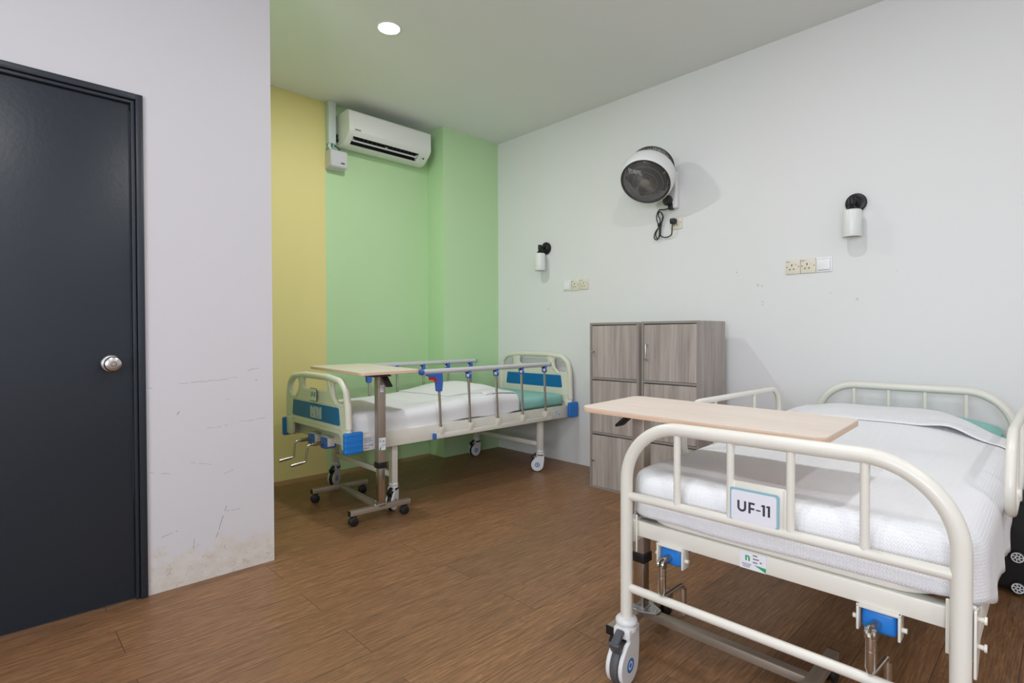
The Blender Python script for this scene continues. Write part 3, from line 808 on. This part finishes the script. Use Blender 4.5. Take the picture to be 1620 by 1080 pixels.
# crank handles at the foot
for yy in (3.483, 3.298):
    b = B(); box(b, (1.522, yy-.036, .398), (1.60, yy+.036, .466), .008); ck = obj('crank_gear_box', b, m_blued, bed)
    b = B(); box(b, (1.538, yy-.043, .412), (1.585, yy-.035, .475), .003); box(b, (1.538, yy+.035, .412), (1.585, yy+.043, .475), .003); box(b, (1.538, yy-.043, .467), (1.585, yy+.043, .475), .001)
    for dy in (-.047, .047): lathe(b, [(0, .004), (.007, .004), (.007, -.004), (0, -.004)], frame((0, 1, 0), (1.56, yy+dy*.93, .435)), 14)
    obj('crank_bracket', b, m_cream, ck)
    b = B(); tube(b, [(1.538, yy, .435), (1.46, yy, .434)], .0115, 16)
    tube(b, fillet([(1.47, yy, .434), (1.425, yy, .432), (1.415, yy, .332), (1.395, yy, .330), (1.325, yy, .322)], [0, .018, .018, 0, 0], 6), .0068, 12)
    tube(b, [(1.395, yy, .330), (1.322, yy, .3215)], .0095, 14); obj('crank_handle', b, m_chrome, ck)
# folding side rails
def side_rail(y, sgn, lab):
    b = B(); tube(b, [(2.045, y, .872), (3.29, y, .874)], .0185, 18); r = obj('side_rail', b, m_alu, bed)
    b = B(); tube(b, [(2.025, y, .872), (2.032, y, .872), (2.052, y, .872)], [.013, .0198, .0198], 18); obj('end_cap', b, m_blued, r)
    b = B(); tube(b, [(3.288, y, .874), (3.295, y, .874)], [.0192, .018], 18); obj('end_cap', b, m_grey, r)
    yb = y + sgn*.012
    b = B(); box(b, (2.15, min(y-.012, y+.012), .421), (3.315, max(y-.012, y+.012), .456), .004)
    for x in (2.19, 2.72, 3.24): lathe(b, [(0, .0035), (.008, .0035), (.009, 0)], frame((0, -sgn, 0), (x+.02, y-sgn*.012, .436)), 14)
    obj('lower_bar', b, m_cream, r)
    b = B(); box(b, (2.135, y-.0135, .419), (2.152, y+.0135, .458), .003); obj('end_cap', b, m_blued, r)
    for k, x in enumerate((2.195, 2.453, 2.716, 2.981, 3.244)):
        dx = -.018
        b = B(); tube(b, [(x, y, .450), (x+dx, y, .862)], .0095, 14); pst = obj('rail_post', b, m_chrome, r)
        b = B(); box(b, (x-.017, y-.017, .448), (x+.017, y+.017, .498), .004); lathe(b, [(0, .002), (.005, .002), (.005, 0)], frame((0, -sgn, 0), (x+.006, y-sgn*.017, .482)), 12); obj('post_clamp', b, m_cream, pst)
        xt = x+dx
        if k == 0:
            b = B(); mk = faceY(xt, y-.013 if sgn > 0 else y+.013, .81)
            pl = [(-.105, .048), (.026, .048), (.028, -.02), (.022, -.075), (-.016, -.075), (-.020, -.03), (-.024, .004), (-.045, .020), (-.07, .024), (-.098, .034)]
            curve_plate(b, [rpoly(pl, .008, 4)], .034, .006, Matrix(((1, 0, 0, xt), (0, 0, -1, y), (0, 1, 0, .812), (0, 0, 0, 1)))); hd = obj('release_handle', b, m_blued, pst)
            b = B(); curve_plate(b, [rpoly([(-.072, .028), (-.02, .024), (-.016, -.012), (-.030, -.012), (-.034, .004), (-.072, .006)], .004, 3)], .026, .003, Matrix(((1, 0, 0, xt), (0, 0, -1, y), (0, 1, 0, .812), (0, 0, 0, 1)))); obj('trigger', b, m_red, hd)
        else:
            b = B(); box(b, (xt-.012, y-.018, .812), (xt+.016, y+.018, .866), .005); hd = obj('rail_bracket', b, m_blued, pst)
            b = B(); box(b, (xt-.018, y-sgn*.012-.008, .823), (xt-.006, y-sgn*.012+.008, .842), .002); obj('latch', b, m_wplas, hd)
            b = B(); lathe(b, [(0, .0015), (.004, .0015), (.004, 0)], frame((0, -sgn, 0), (xt+.006, y-sgn*.018, .845)), 10); obj('pin', b, m_wplas, hd)
            b = B(); box(b, (xt-.0165, y-.014, .845), (xt-.010, y+.014, .862), .001); obj('slot', b, m_black, hd)
side_rail(2.955, 1, 'near'); side_rail(3.885, -1, 'far')
sticker(bed, faceY(1.668, 2.9718, .462), .082, .075, 'barcode_label', False, True)
sticker(bed, faceY(3.40, 2.9718, .462), .062, .045, 'maker_label')
def cloc(x, y): return (x-1.55, y-YM)
A45 = math.radians
c0 = make_caster(bed, .175, *cloc(1.865, 3.02), A45(215), m_rub, m_black)
place_caster(c0, bed, *cloc(1.865, 3.82), A45(215))
place_caster(c0, bed, *cloc(3.245, 3.02), A45(138))
place_caster(c0, bed, *cloc(3.245, 3.82), A45(180))

# ------------------------------------------------------------------ cloth
def arc(a, r):                    # arc length beyond the start of the bend -> inward offset used, drop
    if a <= 0: return 0.0, 0.0
    if a < PI*r/2: return r*math.sin(a/r), r*(1-math.cos(a/r))
    return r, r + a - PI*r/2
def cloth(name, m, x0, x1, y0, y1, ztop, r, foot, headd, near, far, Rc=.06, nx=110, ny=60, ns=14, x1fn=None, wob=.004, thick=.004, flare=.05, xf=None, parent=None, x0fn=None, seed=0):
    """a sheet over a slab; foot/headd/near/far: drop lengths (numbers or functions), 0 = the sheet stops on top"""
    bm = B(); uvl = bm.loops.layers.uv.new('UVMap')
    bend = PI*r/2
    def f(v, t): return v(t) if callable(v) else v
    def ulist(lo_d, hi_d, a, b_, n):
        L = []
        if lo_d > 0:
            tot = bend + max(lo_d-r, 0)
            L += [a + r - tot*(1-i/ns) for i in range(ns)]
            s = a + r
        else: s = a
        if hi_d > 0: e = b_ - r
        else: e = b_
        L += [s + (e-s)*i/n for i in range(n+1)]
        if hi_d > 0:
            tot = bend + max(hi_d-r, 0)
            L += [b_ - r + tot*(i+1)/ns for i in range(ns)]
        return L
    us = ulist(foot, headd, x0, x1, nx)
    grid = []; uvs = {}
    for iu, u in enumerate(us):
        dn = f(near, u); df = f(far, u)
        ua = u
        if x1fn: pass
        row = []
        for v in ulist(dn, df, y0, y1, ny):
            uu = u
            if x1fn:          # squeeze the head end to a curved edge
                e = x1fn(v); k = max(0, (u-(x1-.5))/.5); uu = u + k*(e-x1)
            if x0fn:
                e = x0fn(v); k = max(0, 1-(u-x0)/.25); uu = uu + k*(e-x0)
            o1, d1 = arc(x0+r-uu, r) if foot > 0 else (0, 0)
            o2, d2 = arc(uu-(x1-r), r) if headd > 0 else (0, 0)
            o3, d3 = arc(y0+r-v, r) if dn > 0 else (0, 0)
            o4, d4 = arc(v-(y1-r), r) if df > 0 else (0, 0)
            X = uu if (o1 == 0 and o2 == 0) else (x0+r-o1 if o1 else x1-r+o2)
            Y = v if (o3 == 0 and o4 == 0) else (y0+r-o3 if o3 else y1-r+o4)
            dx = max(d1, d2); dy = max(d3, d4)
            drop = (dx**4+dy**4)**.25
            # round the plan corners
            for cx, sxn in ((x0+Rc, -1), (x1-Rc, 1)):
                if sxn == -1 and foot <= 0 or sxn == 1 and headd <= 0: continue
                for cy, syn in ((y0+Rc, -1), (y1-Rc, 1)):
                    ex = (X-cx)*sxn; ey = (Y-cy)*syn
                    if ex > 0 and ey > 0:
                        a_, b2 = min(ex/Rc, 1.0), min(ey/Rc, 1.0)
                        X = cx + sxn*Rc*a_*math.sqrt(1-b2*b2/2); Y = cy + syn*Rc*b2*math.sqrt(1-a_*a_/2)
            zt = ztop(X, Y)
            n1 = noise.noise(Vector((X*2.3+seed, Y*2.3, 3.1)))*wob + noise.noise(Vector((X*7+seed, Y*7, 1.7)))*wob*.5
            side = max(0, drop-r)
            wv = (noise.noise(Vector((X*9+seed, Y*9, 8.0)))*.6+.4)*flare*side
            if o3 >= r: Y -= wv
            elif o4 >= r: Y += wv
            if o1 >= r: X -= wv*.6
            vtx = bm.verts.new((X, Y, zt + n1 - drop)); uvs[vtx] = (uu, v); row.append(vtx)
        grid.append(row)
    for A, D in zip(grid, grid[1:]):
        for k in range(len(A)-1):
            fc = bm.faces.new((A[k], D[k], D[k+1], A[k+1]))
            for lp in fc.loops: lp[uvl].uv = uvs[lp.vert]
    o = obj(name, bm, m, parent, xf=xf, ang=80)
    sd = o.modifiers.new('thickness', 'SOLIDIFY'); sd.thickness = thick; sd.offset = 1
    return o
def sstep(a, b_, x):
    t_ = max(0, min(1, (x-a)/(b_-a))); return t_*t_*(3-2*t_)
def slab(name, m, x0, x1, y0, y1, z0, z1, r, xf=None):
    bm = B(); box(bm, (x0, y0, z0), (x1, y1, z1), r, 5); uvl = bm.loops.layers.uv.new('UVMap')
    for fc in bm.faces:
        for lp in fc.loops: lp[uvl].uv = (lp.vert.co.x, lp.vert.co.y+lp.vert.co.z)
    return obj(name, bm, m, xf=xf, ang=60)
def pillow(name, m, cx, cy, zb, L, W, hgt, xf=None, seed=0, tilt=0):
    bm = B(); uvl = bm.loops.layers.uv.new('UVMap'); n = 36
    tops, bots = [], []
    for i in range(n+1):
        ra, rb = [], []
        for j in range(n+1):
            u = -1+2*i/n; v = -1+2*j/n
            prof = max(0, (1-u**4))**.5*max(0, (1-v**4))**.5
            pin = 1-.06*(1-abs(v))*abs(u)**3; pin2 = 1-.06*(1-abs(u))*abs(v)**3
            x = cx + u*L/2*pin2; y = cy + v*W/2*pin
            wr = noise.noise(Vector((x*7+seed, y*7, 0)))*.012+noise.noise(Vector((x*18+seed, y*12, 5)))*.005
            ra.append(bm.verts.new((x, y, zb + .012 + (hgt-.012)*prof + wr*prof + tilt*u)))
            rb.append(ra[-1] if i in (0, n) or j in (0, n) else bm.verts.new((x, y, zb + .012*(1-prof))))
        tops.append(ra); bots.append(rb)
    for G, fl in ((tops, 0), (bots, 1)):
        for i in range(n):
            for j in range(n):
                q = [G[i][j], G[i+1][j], G[i+1][j+1], G[i][j+1]]
                if fl: q.reverse()
                try: fc = bm.faces.new(q)
                except ValueError: continue
                for lp in fc.loops: lp[uvl].uv = (lp.vert.co.x, lp.vert.co.y)
    return obj(name, bm, m, xf=xf, ang=70)

# bedding of the bed with blue panels
def sheeted(name, m, lo, hi, r, n=70, amp=.006, seed=0):
    bm = B(); uvl = bm.loops.layers.uv.new('UVMap'); lo = Vector(lo); hi = Vector(hi)
    bmesh.ops.create_cube(bm, size=1); bmesh.ops.subdivide_edges(bm, edges=bm.edges[:], cuts=n, use_grid_fill=True)
    il, ih = lo+Vector((r, r, r)), hi-Vector((r, r, r))
    for v in bm.verts:
        p = Vector([lo[i]+(v.co[i]+.5)*(hi[i]-lo[i]) for i in range(3)])
        q = Vector([min(max(p[i], il[i]), ih[i]) for i in range(3)]); d = p-q
        if d.length > 1e-6:
            p = q + d.normalized()*r if sum(abs(c) > 1e-6 for c in d) > 1 else q + d
        if p.z > lo.z+.02:
            k = noise.noise(Vector((p.x*3+p.y*9+seed, p.y*4-p.x*6, p.z*8)))*amp + noise.noise(Vector((p.x*11+seed, p.y*5+p.z*6, 2)))*amp*.6
            p.z += k*1.0 if p.z > hi.z-.03 else k*.4
            if p.y < lo.y+.03: p.y += k
        v.co = p
    for fc in bm.faces:
        for lp in fc.loops: lp[uvl].uv = (lp.vert.co.x, lp.vert.co.y+lp.vert.co.z)
    return obj(name, bm, m, ang=80)
mt1 = sheeted('mattress', m_teal, (1.575, 3.016, .510), (3.555, 3.824, .612), .046, amp=.007, seed=5)
tag(mt1, 'mattress in a creased teal sheet on the bed with blue panels', 'mattress')
def top1(x, y):
    z = .630 + .010*sstep(1.9, 1.6, x) + .018*sstep(2.0, 2.5, x)
    hump = sstep(2.35, 2.78, x)*(1-sstep(2.80, 3.08, x))
    wy = .35+.65*sstep(3.02, 3.30, y)*(1-.5*sstep(3.6, 3.84, y))
    return z + .068*hump*wy
def near1(x): return .125 + .02*math.sin(x*3.1) + .0*x
bl1 = cloth('blanket', m_blanket, 1.562, 3.06, 2.999, 3.842, top1, .055, .10, 0, lambda x: .128+.072*sstep(2.4, 2.78, x)*.35*(1-sstep(2.85, 3.05, x)), lambda x: .12, .06, x1fn=lambda y: 2.985+.10*sstep(3.0, 3.35, y)-.03*sstep(3.5, 3.85, y), wob=.008, flare=.0, seed=11)
tag(bl1, 'white waffle blanket spread over the bed with blue panels', 'blanket')
def top1f(x, y): return top1(x, y)+.006
fl1 = cloth('turned_back_flap', m_blanket, 2.44, 3.05, 3.03, 3.80, top1f, .05, 0, 0, 0, 0, .06, nx=40, ny=50, x0fn=lambda y: 2.74-.30*sstep(3.03, 3.22, y)-.04*sstep(3.4, 3.8, y), x1fn=lambda y: 2.98+.10*sstep(3.0, 3.35, y)-.03*sstep(3.5, 3.85, y), wob=.008, seed=11, parent=bl1, thick=.006)

# ------------------------------------------------------------------ tubular bed (sign UF-11)
M2 = Matrix.Translation((1.49, .58, 0)) @ Matrix.Rotation(.011, 4, 'Z') @ Matrix.Translation((-1.49, -.58, 0))
bed2 = thing('hospital_bed', 'cream tubular steel hospital bed in the right foreground', 'bed', Matrix.Translation((1.49, .58, 0)) @ Matrix.Rotation(.011, 4, 'Z'))
# children of bed2 are built in unrotated bed coordinates and carried into place by M2
def b2(name, bm, m, parent=None, **k): return obj(name, bm, m, parent or bed2, xf=M2, **k)
XF2, XH2 = 1.49, 3.485
YA, YZ = .16, 1.0
TR = .0195
def tube_end(x, nm, legz):
    b = B(); tube(b, fillet([(x, YA, legz), (x, YA, .831), (x, YZ, .831), (x, YZ, legz)], .185, 14), TR, 24)
    e = b2(nm, b, m_cream)
    b = B(); tube(b, [(x, YA+.01, .598), (x, YZ-.01, .598)], .0135, 18); b2('middle_rail', b, m_cream, e)
    b = B(); tube(b, [(x, YA+.01, .300), (x, YZ-.01, .300)], .0135, 18); b2('lower_rail', b, m_cream, e)
    for y in (.338, .503, .660, .822):
        b = B(); tube(b, [(x, y, .59), (x, y, .825)], .0105, 16); b2('upright_bar', b, m_cream, e)
    return e
fe = tube_end(XF2, 'foot_end', .20); he = tube_end(XH2, 'head_end', .20)
# plate with the sign, between two of the upright bars
b = B(); box(b, (XF2-.004, .506, .60), (XF2+.004, .657, .714), .002)
for y in (.513, .65): box(b, (XF2-.007, y-.006, .60), (XF2+.007, y+.006, .712), .002)
pl = b2('sign_plate', b, m_cream, fe)
mk = faceX(XF2-.009, .5935, .6485)
b = B(); curve_plate(b, [rrect(-.0655, -.0475, .0655, .0475, .007)], .002, .0003, mk); sc_ = b2('sign_border', b, m_cardblue, pl)
b = B(); curve_plate(b, [rrect(-.0595, -.0415, .0595, .0415, .006)], .001, .0002, mk @ Matrix.Translation((0, 0, .0012))); b2('sign_card', b, m_paper, pl)
b = B(); lm = mk @ Matrix.Translation((0, 0, .0020)); hL = .030; w_ = .0058
U = [(-.0425, hL/2), (-.0425, -.003)] + [(-.0305+.012*math.cos(a), -.003+.012*math.sin(a)) for a in [PI+PI*k/12 for k in range(1, 13)]] + [(-.0185, hL/2), (-.0185-w_, hL/2), (-.0185-w_, -.003)] + [(-.0305+(.012-w_)*math.cos(a), -.003+(.012-w_)*math.sin(a)) for a in [2*PI-PI*k/10 for k in range(1, 10)]] + [(-.0425+w_, -.003), (-.0425+w_, hL/2)]
F = [(-.0125, -hL/2), (-.0125+w_, -hL/2), (-.0125+w_, -.0045), (.003, -.0045), (.003, .0008), (-.0125+w_, .0008), (-.0125+w_, hL/2-.0055), (.004, hL/2-.0055), (.004, hL/2), (-.0125, hL/2)]
D = [(.0075, -.0045), (.0195, -.0045), (.0195, -.0012), (.0075, -.0012)]
one = lambda x: [(x+.0035, -hL/2), (x+.0035+w_, -hL/2), (x+.0035+w_, hL/2), (x+.0025, hL/2), (x-.0005, hL/2-.003), (x-.0005, hL/2-.0055), (x+.0035, hL/2-.0055)]
for g_ in (U, F, D, one(.0215), one(.0345)): curve_plate(b, [g_], .0006, 0, lm)
b2('sign_lettering', b, m_ink, pl)
# frame
b = B(); sx0, sx1 = 1.522, 3.455
box(b, (sx0, .17, .462), (sx0+.04, .99, .511), .003)
box(b, (sx1-.04, .17, .462), (sx1, .99, .511), .003)
box(b, (1.514, .133, .442), (3.463, .175, .511), .003); box(b, (1.514, .985, .442), (3.463, 1.027, .511), .003)
for x in (2.2, 2.8): box(b, (x, .20, .465), (x+.035, .96, .495), .002)
b2('frame', b, m_cream)
b = B(); curve_plate(b, [rrect(1.53, .195, 3.45, .965, .10)], .022, .008, Matrix.Translation((0, 0, .523))); b2('mattress_platform', b, m_cream)
for x, s_ in ((XF2, 1), (XH2, -1)):
    for y in (YA, YZ):
        so = -1 if y < .5 else 1; yo = y + so*.024
        if y > .5: yo = y - .024
        mkp = Matrix(((s_, 0, 0, x), (0, 0, 1, yo), (0, 1, 0, 0), (0, 0, 0, 1)))
        b = B()
        if y < .5: curve_plate(b, [rpoly([(-.004, .385), (.022, .385), (.075, .43), (.075, .515), (-.004, .535)], .006, 3)], .005, .001, mkp)
        box(b, (min(x+s_*.016, x+s_*.022), min(y-so*.028, yo), .415), (max(x+s_*.016, x+s_*.022), max(y-so*.028, yo), .535), .001)
        if y < .5:
            for z in (.447, .506): tube(b, [(x+s_*.028, yo, z), (x+s_*.028, yo+so*.012, z), (x+s_*.028, yo+so*.0125, z), (x+s_*.028, yo+so*.017, z)], [.0045, .0055, .0085, .0085], 14)
        b2('corner_bracket', b, m_cream)
sticker_m = faceX(sx0-.0008, .610, .4865)
def sticker2(parent, mk, w, h): 
    global _xf
    s = sticker(parent, M2 @ mk, w, h); return s
sticker2(bed2, sticker_m, .072, .047)
# folded crank handles under the foot beam
for yy in (.86, .315):
    b = B(); box(b, (1.52, yy-.036, .400), (1.575, yy+.036, .456), .012, 3); gb = b2('crank_gear_box', b, m_blueb)
    b = B(); box(b, (1.512, yy-.045, .400), (1.552, yy-.039, .463), .002); box(b, (1.512, yy+.039, .400), (1.552, yy+.045, .463), .002); box(b, (1.512, yy-.045, .456), (1.552, yy+.045, .463), .001)
    for dy in (-.049, .049): lathe(b, [(0, .006), (.006, .006), (.006, -.004), (0, -.004)], frame((0, math.copysign(1, dy), 0), (1.53, yy+dy, .425)), 12)
    b2('crank_bracket', b, m_cream, gb)
    b = B(); tube(b, [(1.522, yy+.004, .425), (1.488, yy+.008, .420)], .0115, 18)
    for dy in (-.0075, .0075): lathe(b, [(0, .004), (.013, .004), (.015, 0), (.013, -.004), (0, -.004)], frame((0, 1, 0), (1.482, yy+.008+dy, .414)), 20)
    tube(b, [(1.482, yy+.008, .410), (1.482, yy+.008, .335), (1.482, yy+.008, .322)], [.0125, .0125, .008], 18)
    tube(b, [(1.482, yy+.008, .376), (1.482, yy+.008, .373)], .0132, 18)
    tube(b, fillet([(1.482, yy+.008, .326), (1.49, yy+.008, .312), (1.585, yy-.006, .325), (1.592, yy-.006, .27)], .012, 5), .0062, 12)
    tube(b, [(1.590, yy-.006, .308), (1.594, yy-.006, .225)], .0095, 14)
    b2('crank_handle', b, m_chrome, gb)
b = B(); tube(b, [(1.57, .86, .43), (2.3, .80, .44)], .016, 14); b2('drive_tube', b, m_blued)
# the two side rails, loops of bent tube on flat brackets
def loop_rail(y, sgn):
    b = B(); pts = fillet([(1.925, y, .618), (2.985, y, .640), (2.985, y, .833), (2.02, y, .842)], [.10, .09, .10, .13], 10, True)
    tube(b, pts, .0125, 16, closed=True); r = b2('side_rail', b, m_cream)
    for x in (2.24, 2.66):
        b = B(); tube(b, [(x, y, .625), (x, y, .835)], .0085, 12)
        if x < 2.5: box(b, (x-.022, y-.015, .612), (x+.012, y+.015, .648), .005)
        b2('rail_upright', b, m_cream, r)
    for x in (2.24, 2.78):
        yi = y+sgn*.02
        b = B(); box(b, (x-.018, min(yi-.003, yi+.003), .44), (x+.018, max(yi-.003, yi+.003), .655), .002)
        box(b, (x-.035, min(yi, yi+sgn*.03), .452), (x+.035, max(yi, yi+sgn*.03), .505), .002)
        b2('rail_bracket', b, m_cream, r)
        b = B(); box(b, (x-.022, min(yi-sgn*.005, yi-sgn*.002), .47), (x-.008, max(yi-sgn*.005, yi-sgn*.002), .49), .001); b2('bracket_slot', b, m_black, r)
loop_rail(1.050, -1); loop_rail(.106, 1)
c2 = make_caster(bed2, .205, 0, YZ-.58, A45(186), m_greyt, m_grey)
place_caster(c2, bed2, 0, YA-.58, A45(200)); place_caster(c2, bed2, XH2-1.49, YA-.58, A45(10)); place_caster(c2, bed2, XH2-1.49, YZ-.58, A45(-10))

mt2 = slab('mattress', m_teal, 1.550, 3.44, .175, .985, .536, .648, .035, xf=M2)
tag(mt2, 'mattress in a teal sheet on the tubular cream bed', 'mattress')
p2 = pillow('pillow', m_teal, 3.225, .565, .650, .42, .74, .075, xf=M2, seed=9)
tag(p2, 'teal pillow half covered by the blanket at the head of the tubular bed', 'pillow')
def top2(x, y):
    z = .668 + .008*sstep(1.6, 2.3, x)
    hump = sstep(2.55, 3.08, x)
    wy = sstep(.10, .42, y)*(1-.35*sstep(.80, 1.0, y))
    return z + .062*hump*wy - .02*sstep(.30, .12, y)*hump
def near2(x):
    return .160 + .020*sstep(1.55, 1.75, x) + .028*sstep(1.8, 2.19, x) - .045*sstep(2.17, 2.30, x) + .006*math.sin(x*23)
bl2 = cloth('blanket', m_blanket, 1.532, 3.26, .128, 1.033, top2, .055, .140, 0, near2, lambda x: .16, .10, x1fn=lambda y: 3.02+.22*sstep(.20, .50, y), wob=.007, flare=.12, seed=4, xf=M2)
tag(bl2, 'white waffle blanket covering the tubular cream bed and hanging down its side', 'blanket')
def top2f(x, y): return top2(x, y)+.007+.022*math.exp(-((y-.33)/.07)**2)*sstep(2.98, 2.86, x)
fl2 = cloth('turned_back_flap', m_blanket, 2.87, 3.25, .128, 1.03, top2f, .05, 0, 0, .07, .07, .06, nx=40, ny=60, x1fn=lambda y: 3.02+.22*sstep(.20, .50, y), wob=.007, seed=4, xf=M2, parent=bl2, thick=.007)

# ------------------------------------------------------------------ overbed tables
def overbed_table(x, y, rz, ztop, label, topm, top, collar_z):
    """mast foot at the origin; the tabletop reaches to local +Y"""
    t_ = thing('overbed_table', label, 'table', T(x, y, 0, rz), 'overbed tables on castors')
    cx, cy, cz, ca, tx, ty = top            # the top leans a little on its mast
    TM = ROOT[t_].inverted() @ T(cx, cy, cz, ca) @ Matrix.Rotation(tx, 4, 'X') @ Matrix.Rotation(-ty, 4, 'Y')
    b = B(); curve_plate(b, [rrect(-.196, -.40, .196, .40, .035, 8)], .006, .0015, TM @ Matrix.Translation((0, 0, -.003))); tt = obj('tabletop', b, topm, t_, local=True)
    b = B(); curve_plate(b, [rrect(-.1965, -.4005, .1965, .4005, .035, 8)], .016, .002, TM @ Matrix.Translation((0, 0, -.0115))); obj('edge_band', b, m_topedge, tt, local=True)
    b = B(); box(b, (-.06, -.03, ztop-.034), (.06, .30, ztop-.0235), .002); obj('support_plate', b, m_grey, t_, local=True)
    b = B(); box(b, (-.025, -.025, collar_z), (.025, .025, ztop-.03), .003); obj('mast_sleeve', b, m_taupe, t_, local=True)
    b = B(); box(b, (-.0205, -.0205, .085), (.0205, .0205, collar_z+.01), .002); obj('mast_post', b, m_chrome, t_, local=True)
    b = B(); box(b, (-.0285, -.0285, collar_z-.018), (.0285, .0285, collar_z+.018), .003); obj('collar', b, m_black, t_, local=True)
    b = B(); curve_plate(b, [rpoly([(.0, ztop-.034), (.040, ztop-.034), (.098, ztop-.084), (.094, ztop-.092), (.080, ztop-.088), (.034, ztop-.048), (.0, ztop-.046)], .002, 3)], .040, .003, Matrix(((0, 0, -1, .014), (-1, 0, 0, 0), (0, 1, 0, 0), (0, 0, 0, 1)))); obj('height_lever', b, m_black, t_, local=True)
    for yy in (0, .592):
        b = B(); box(b, (-.20, yy-.0175, .062), (.20, yy+.0175, .092), .002); rl = obj('base_rail', b, m_taupe, t_, local=True)
        for sx in (-1, 1):
            b = B(); box(b, (sx*.2-.002, yy-.0178, .0615), (sx*.2+.002, yy+.0178, .0925), .001); obj('rail_end_cap', b, m_black, rl, local=True)
        for sx in (-1, 1):
            b = B(); xw = sx*.168
            for dy in (-.011, .011): lathe(b, [(0, -.008), (.022, -.008), (.0265, -.005), (.0265, .005), (.022, .008), (0, .008)], Matrix.Translation((xw-.008, yy+dy, .0265)) @ Matrix.Rotation(PI/2, 4, 'X'), 28)
            lathe(b, [(0, .062), (.013, .062), (.013, .05), (.011, .04), (0, .035)], Matrix.Translation((xw, yy, 0)), 16)
            box(b, (xw-.016, yy-.006, .02), (xw+.008, yy+.006, .052), .002)
            obj('castor', b, m_black, rl, local=True)
    b = B(); box(b, (-.0175, .016, .063), (.0175, .576, .091), .002); obj('cross_bar', b, m_taupe, t_, local=True)
    b = B(); curve_plate(b, [rpoly([(-.045, -.02), (.045, -.02), (.045, .02), (.018, .075), (-.018, .075), (-.045, .02)], .012)], .004, .001, Matrix.Translation((0, 0, .0945)))
    for (sx, sy) in ((-.036, 0), (.036, 0), (0, .06)): lathe(b, [(.0, .101), (.005, .101), (.006, .096)], Matrix.Translation((sx, sy, 0)), 12)
    box(b, (-.026, -.026, .093), (.026, .026, .10), .002); obj('foot_bracket', b, m_galv, t_, local=True)
    ROOT[t_] = T(x, y, 0, rz)
    return t_
t1 = overbed_table(1.705, 2.905, A45(-3.5), .900, 'overbed table standing across the foot of the bed with blue panels', m_top, (1.745, 3.195, .907, A45(-3.5), .007, .0075), .333)
mk = T(1.705, 2.905, 0, A45(-3.5))
sticker(t1, mk @ faceY(.0, -.0252, .462) @ Matrix.Rotation(-PI/2, 4, 'Z') @ Matrix.Scale(1, 4), .074, .044)
sticker(t1, mk @ faceY(.0, -.0252, .795) @ Matrix.Rotation(-PI/2, 4, 'Z'), .042, .024, 'size_label', False, True)
t2 = overbed_table(1.765, 1.122, PI+A45(.3), .855, 'overbed table with a pale wood top over the foot of the tubular bed', m_top, (1.763, .853, .854, A45(2), .0144, .015), .285)

# ------------------------------------------------------------------ luggage beside the tubular bed
sc = thing('suitcase', 'black wheeled case on the floor under the head of the tubular bed', 'suitcase', T(3.27, -.05, 0))
b = B(); box(b, (3.135, -.34, .012), (3.40, .245, .405), .03, 4)
for k in range(6): box(b, (3.15, -.28+k*.085, .006), (3.39, -.25+k*.085, .41), .006)
obj('shell', b, m_suit, sc)
for (y, z) in ((.148, .040), (.151, .170), (-.25, .040), (-.25, .170)):
    b = B(); lathe(b, [(.0, -.006), (.02, -.008), (.026, -.004), (.026, .006), (.021, .010), (.019, .004), (0, .004)], frame((-1, 0, 0), (3.128, y, z)), 28); w = obj('wheel', b, m_suit, sc)
    b = B(); mk = frame((-1, 0, 0), (3.119, y, z))
    lathe(b, [(.017, 0), (.0215, 0), (.0215, .0012), (.017, .0012), (.017, 0)], mk, 28); lathe(b, [(.004, 0), (.008, 0), (.008, .0012), (.004, .0012), (.004, 0)], mk, 20)
    for k in range(7):
        a = 2*PI*k/7; tube(b, [mk @ Vector((.007*math.cos(a), .007*math.sin(a), .0006)), mk @ Vector((.018*math.cos(a+.35), .018*math.sin(a+.35), .0006))], .0024, 6)
    obj('wheel_spokes', b, m_wplas, w)
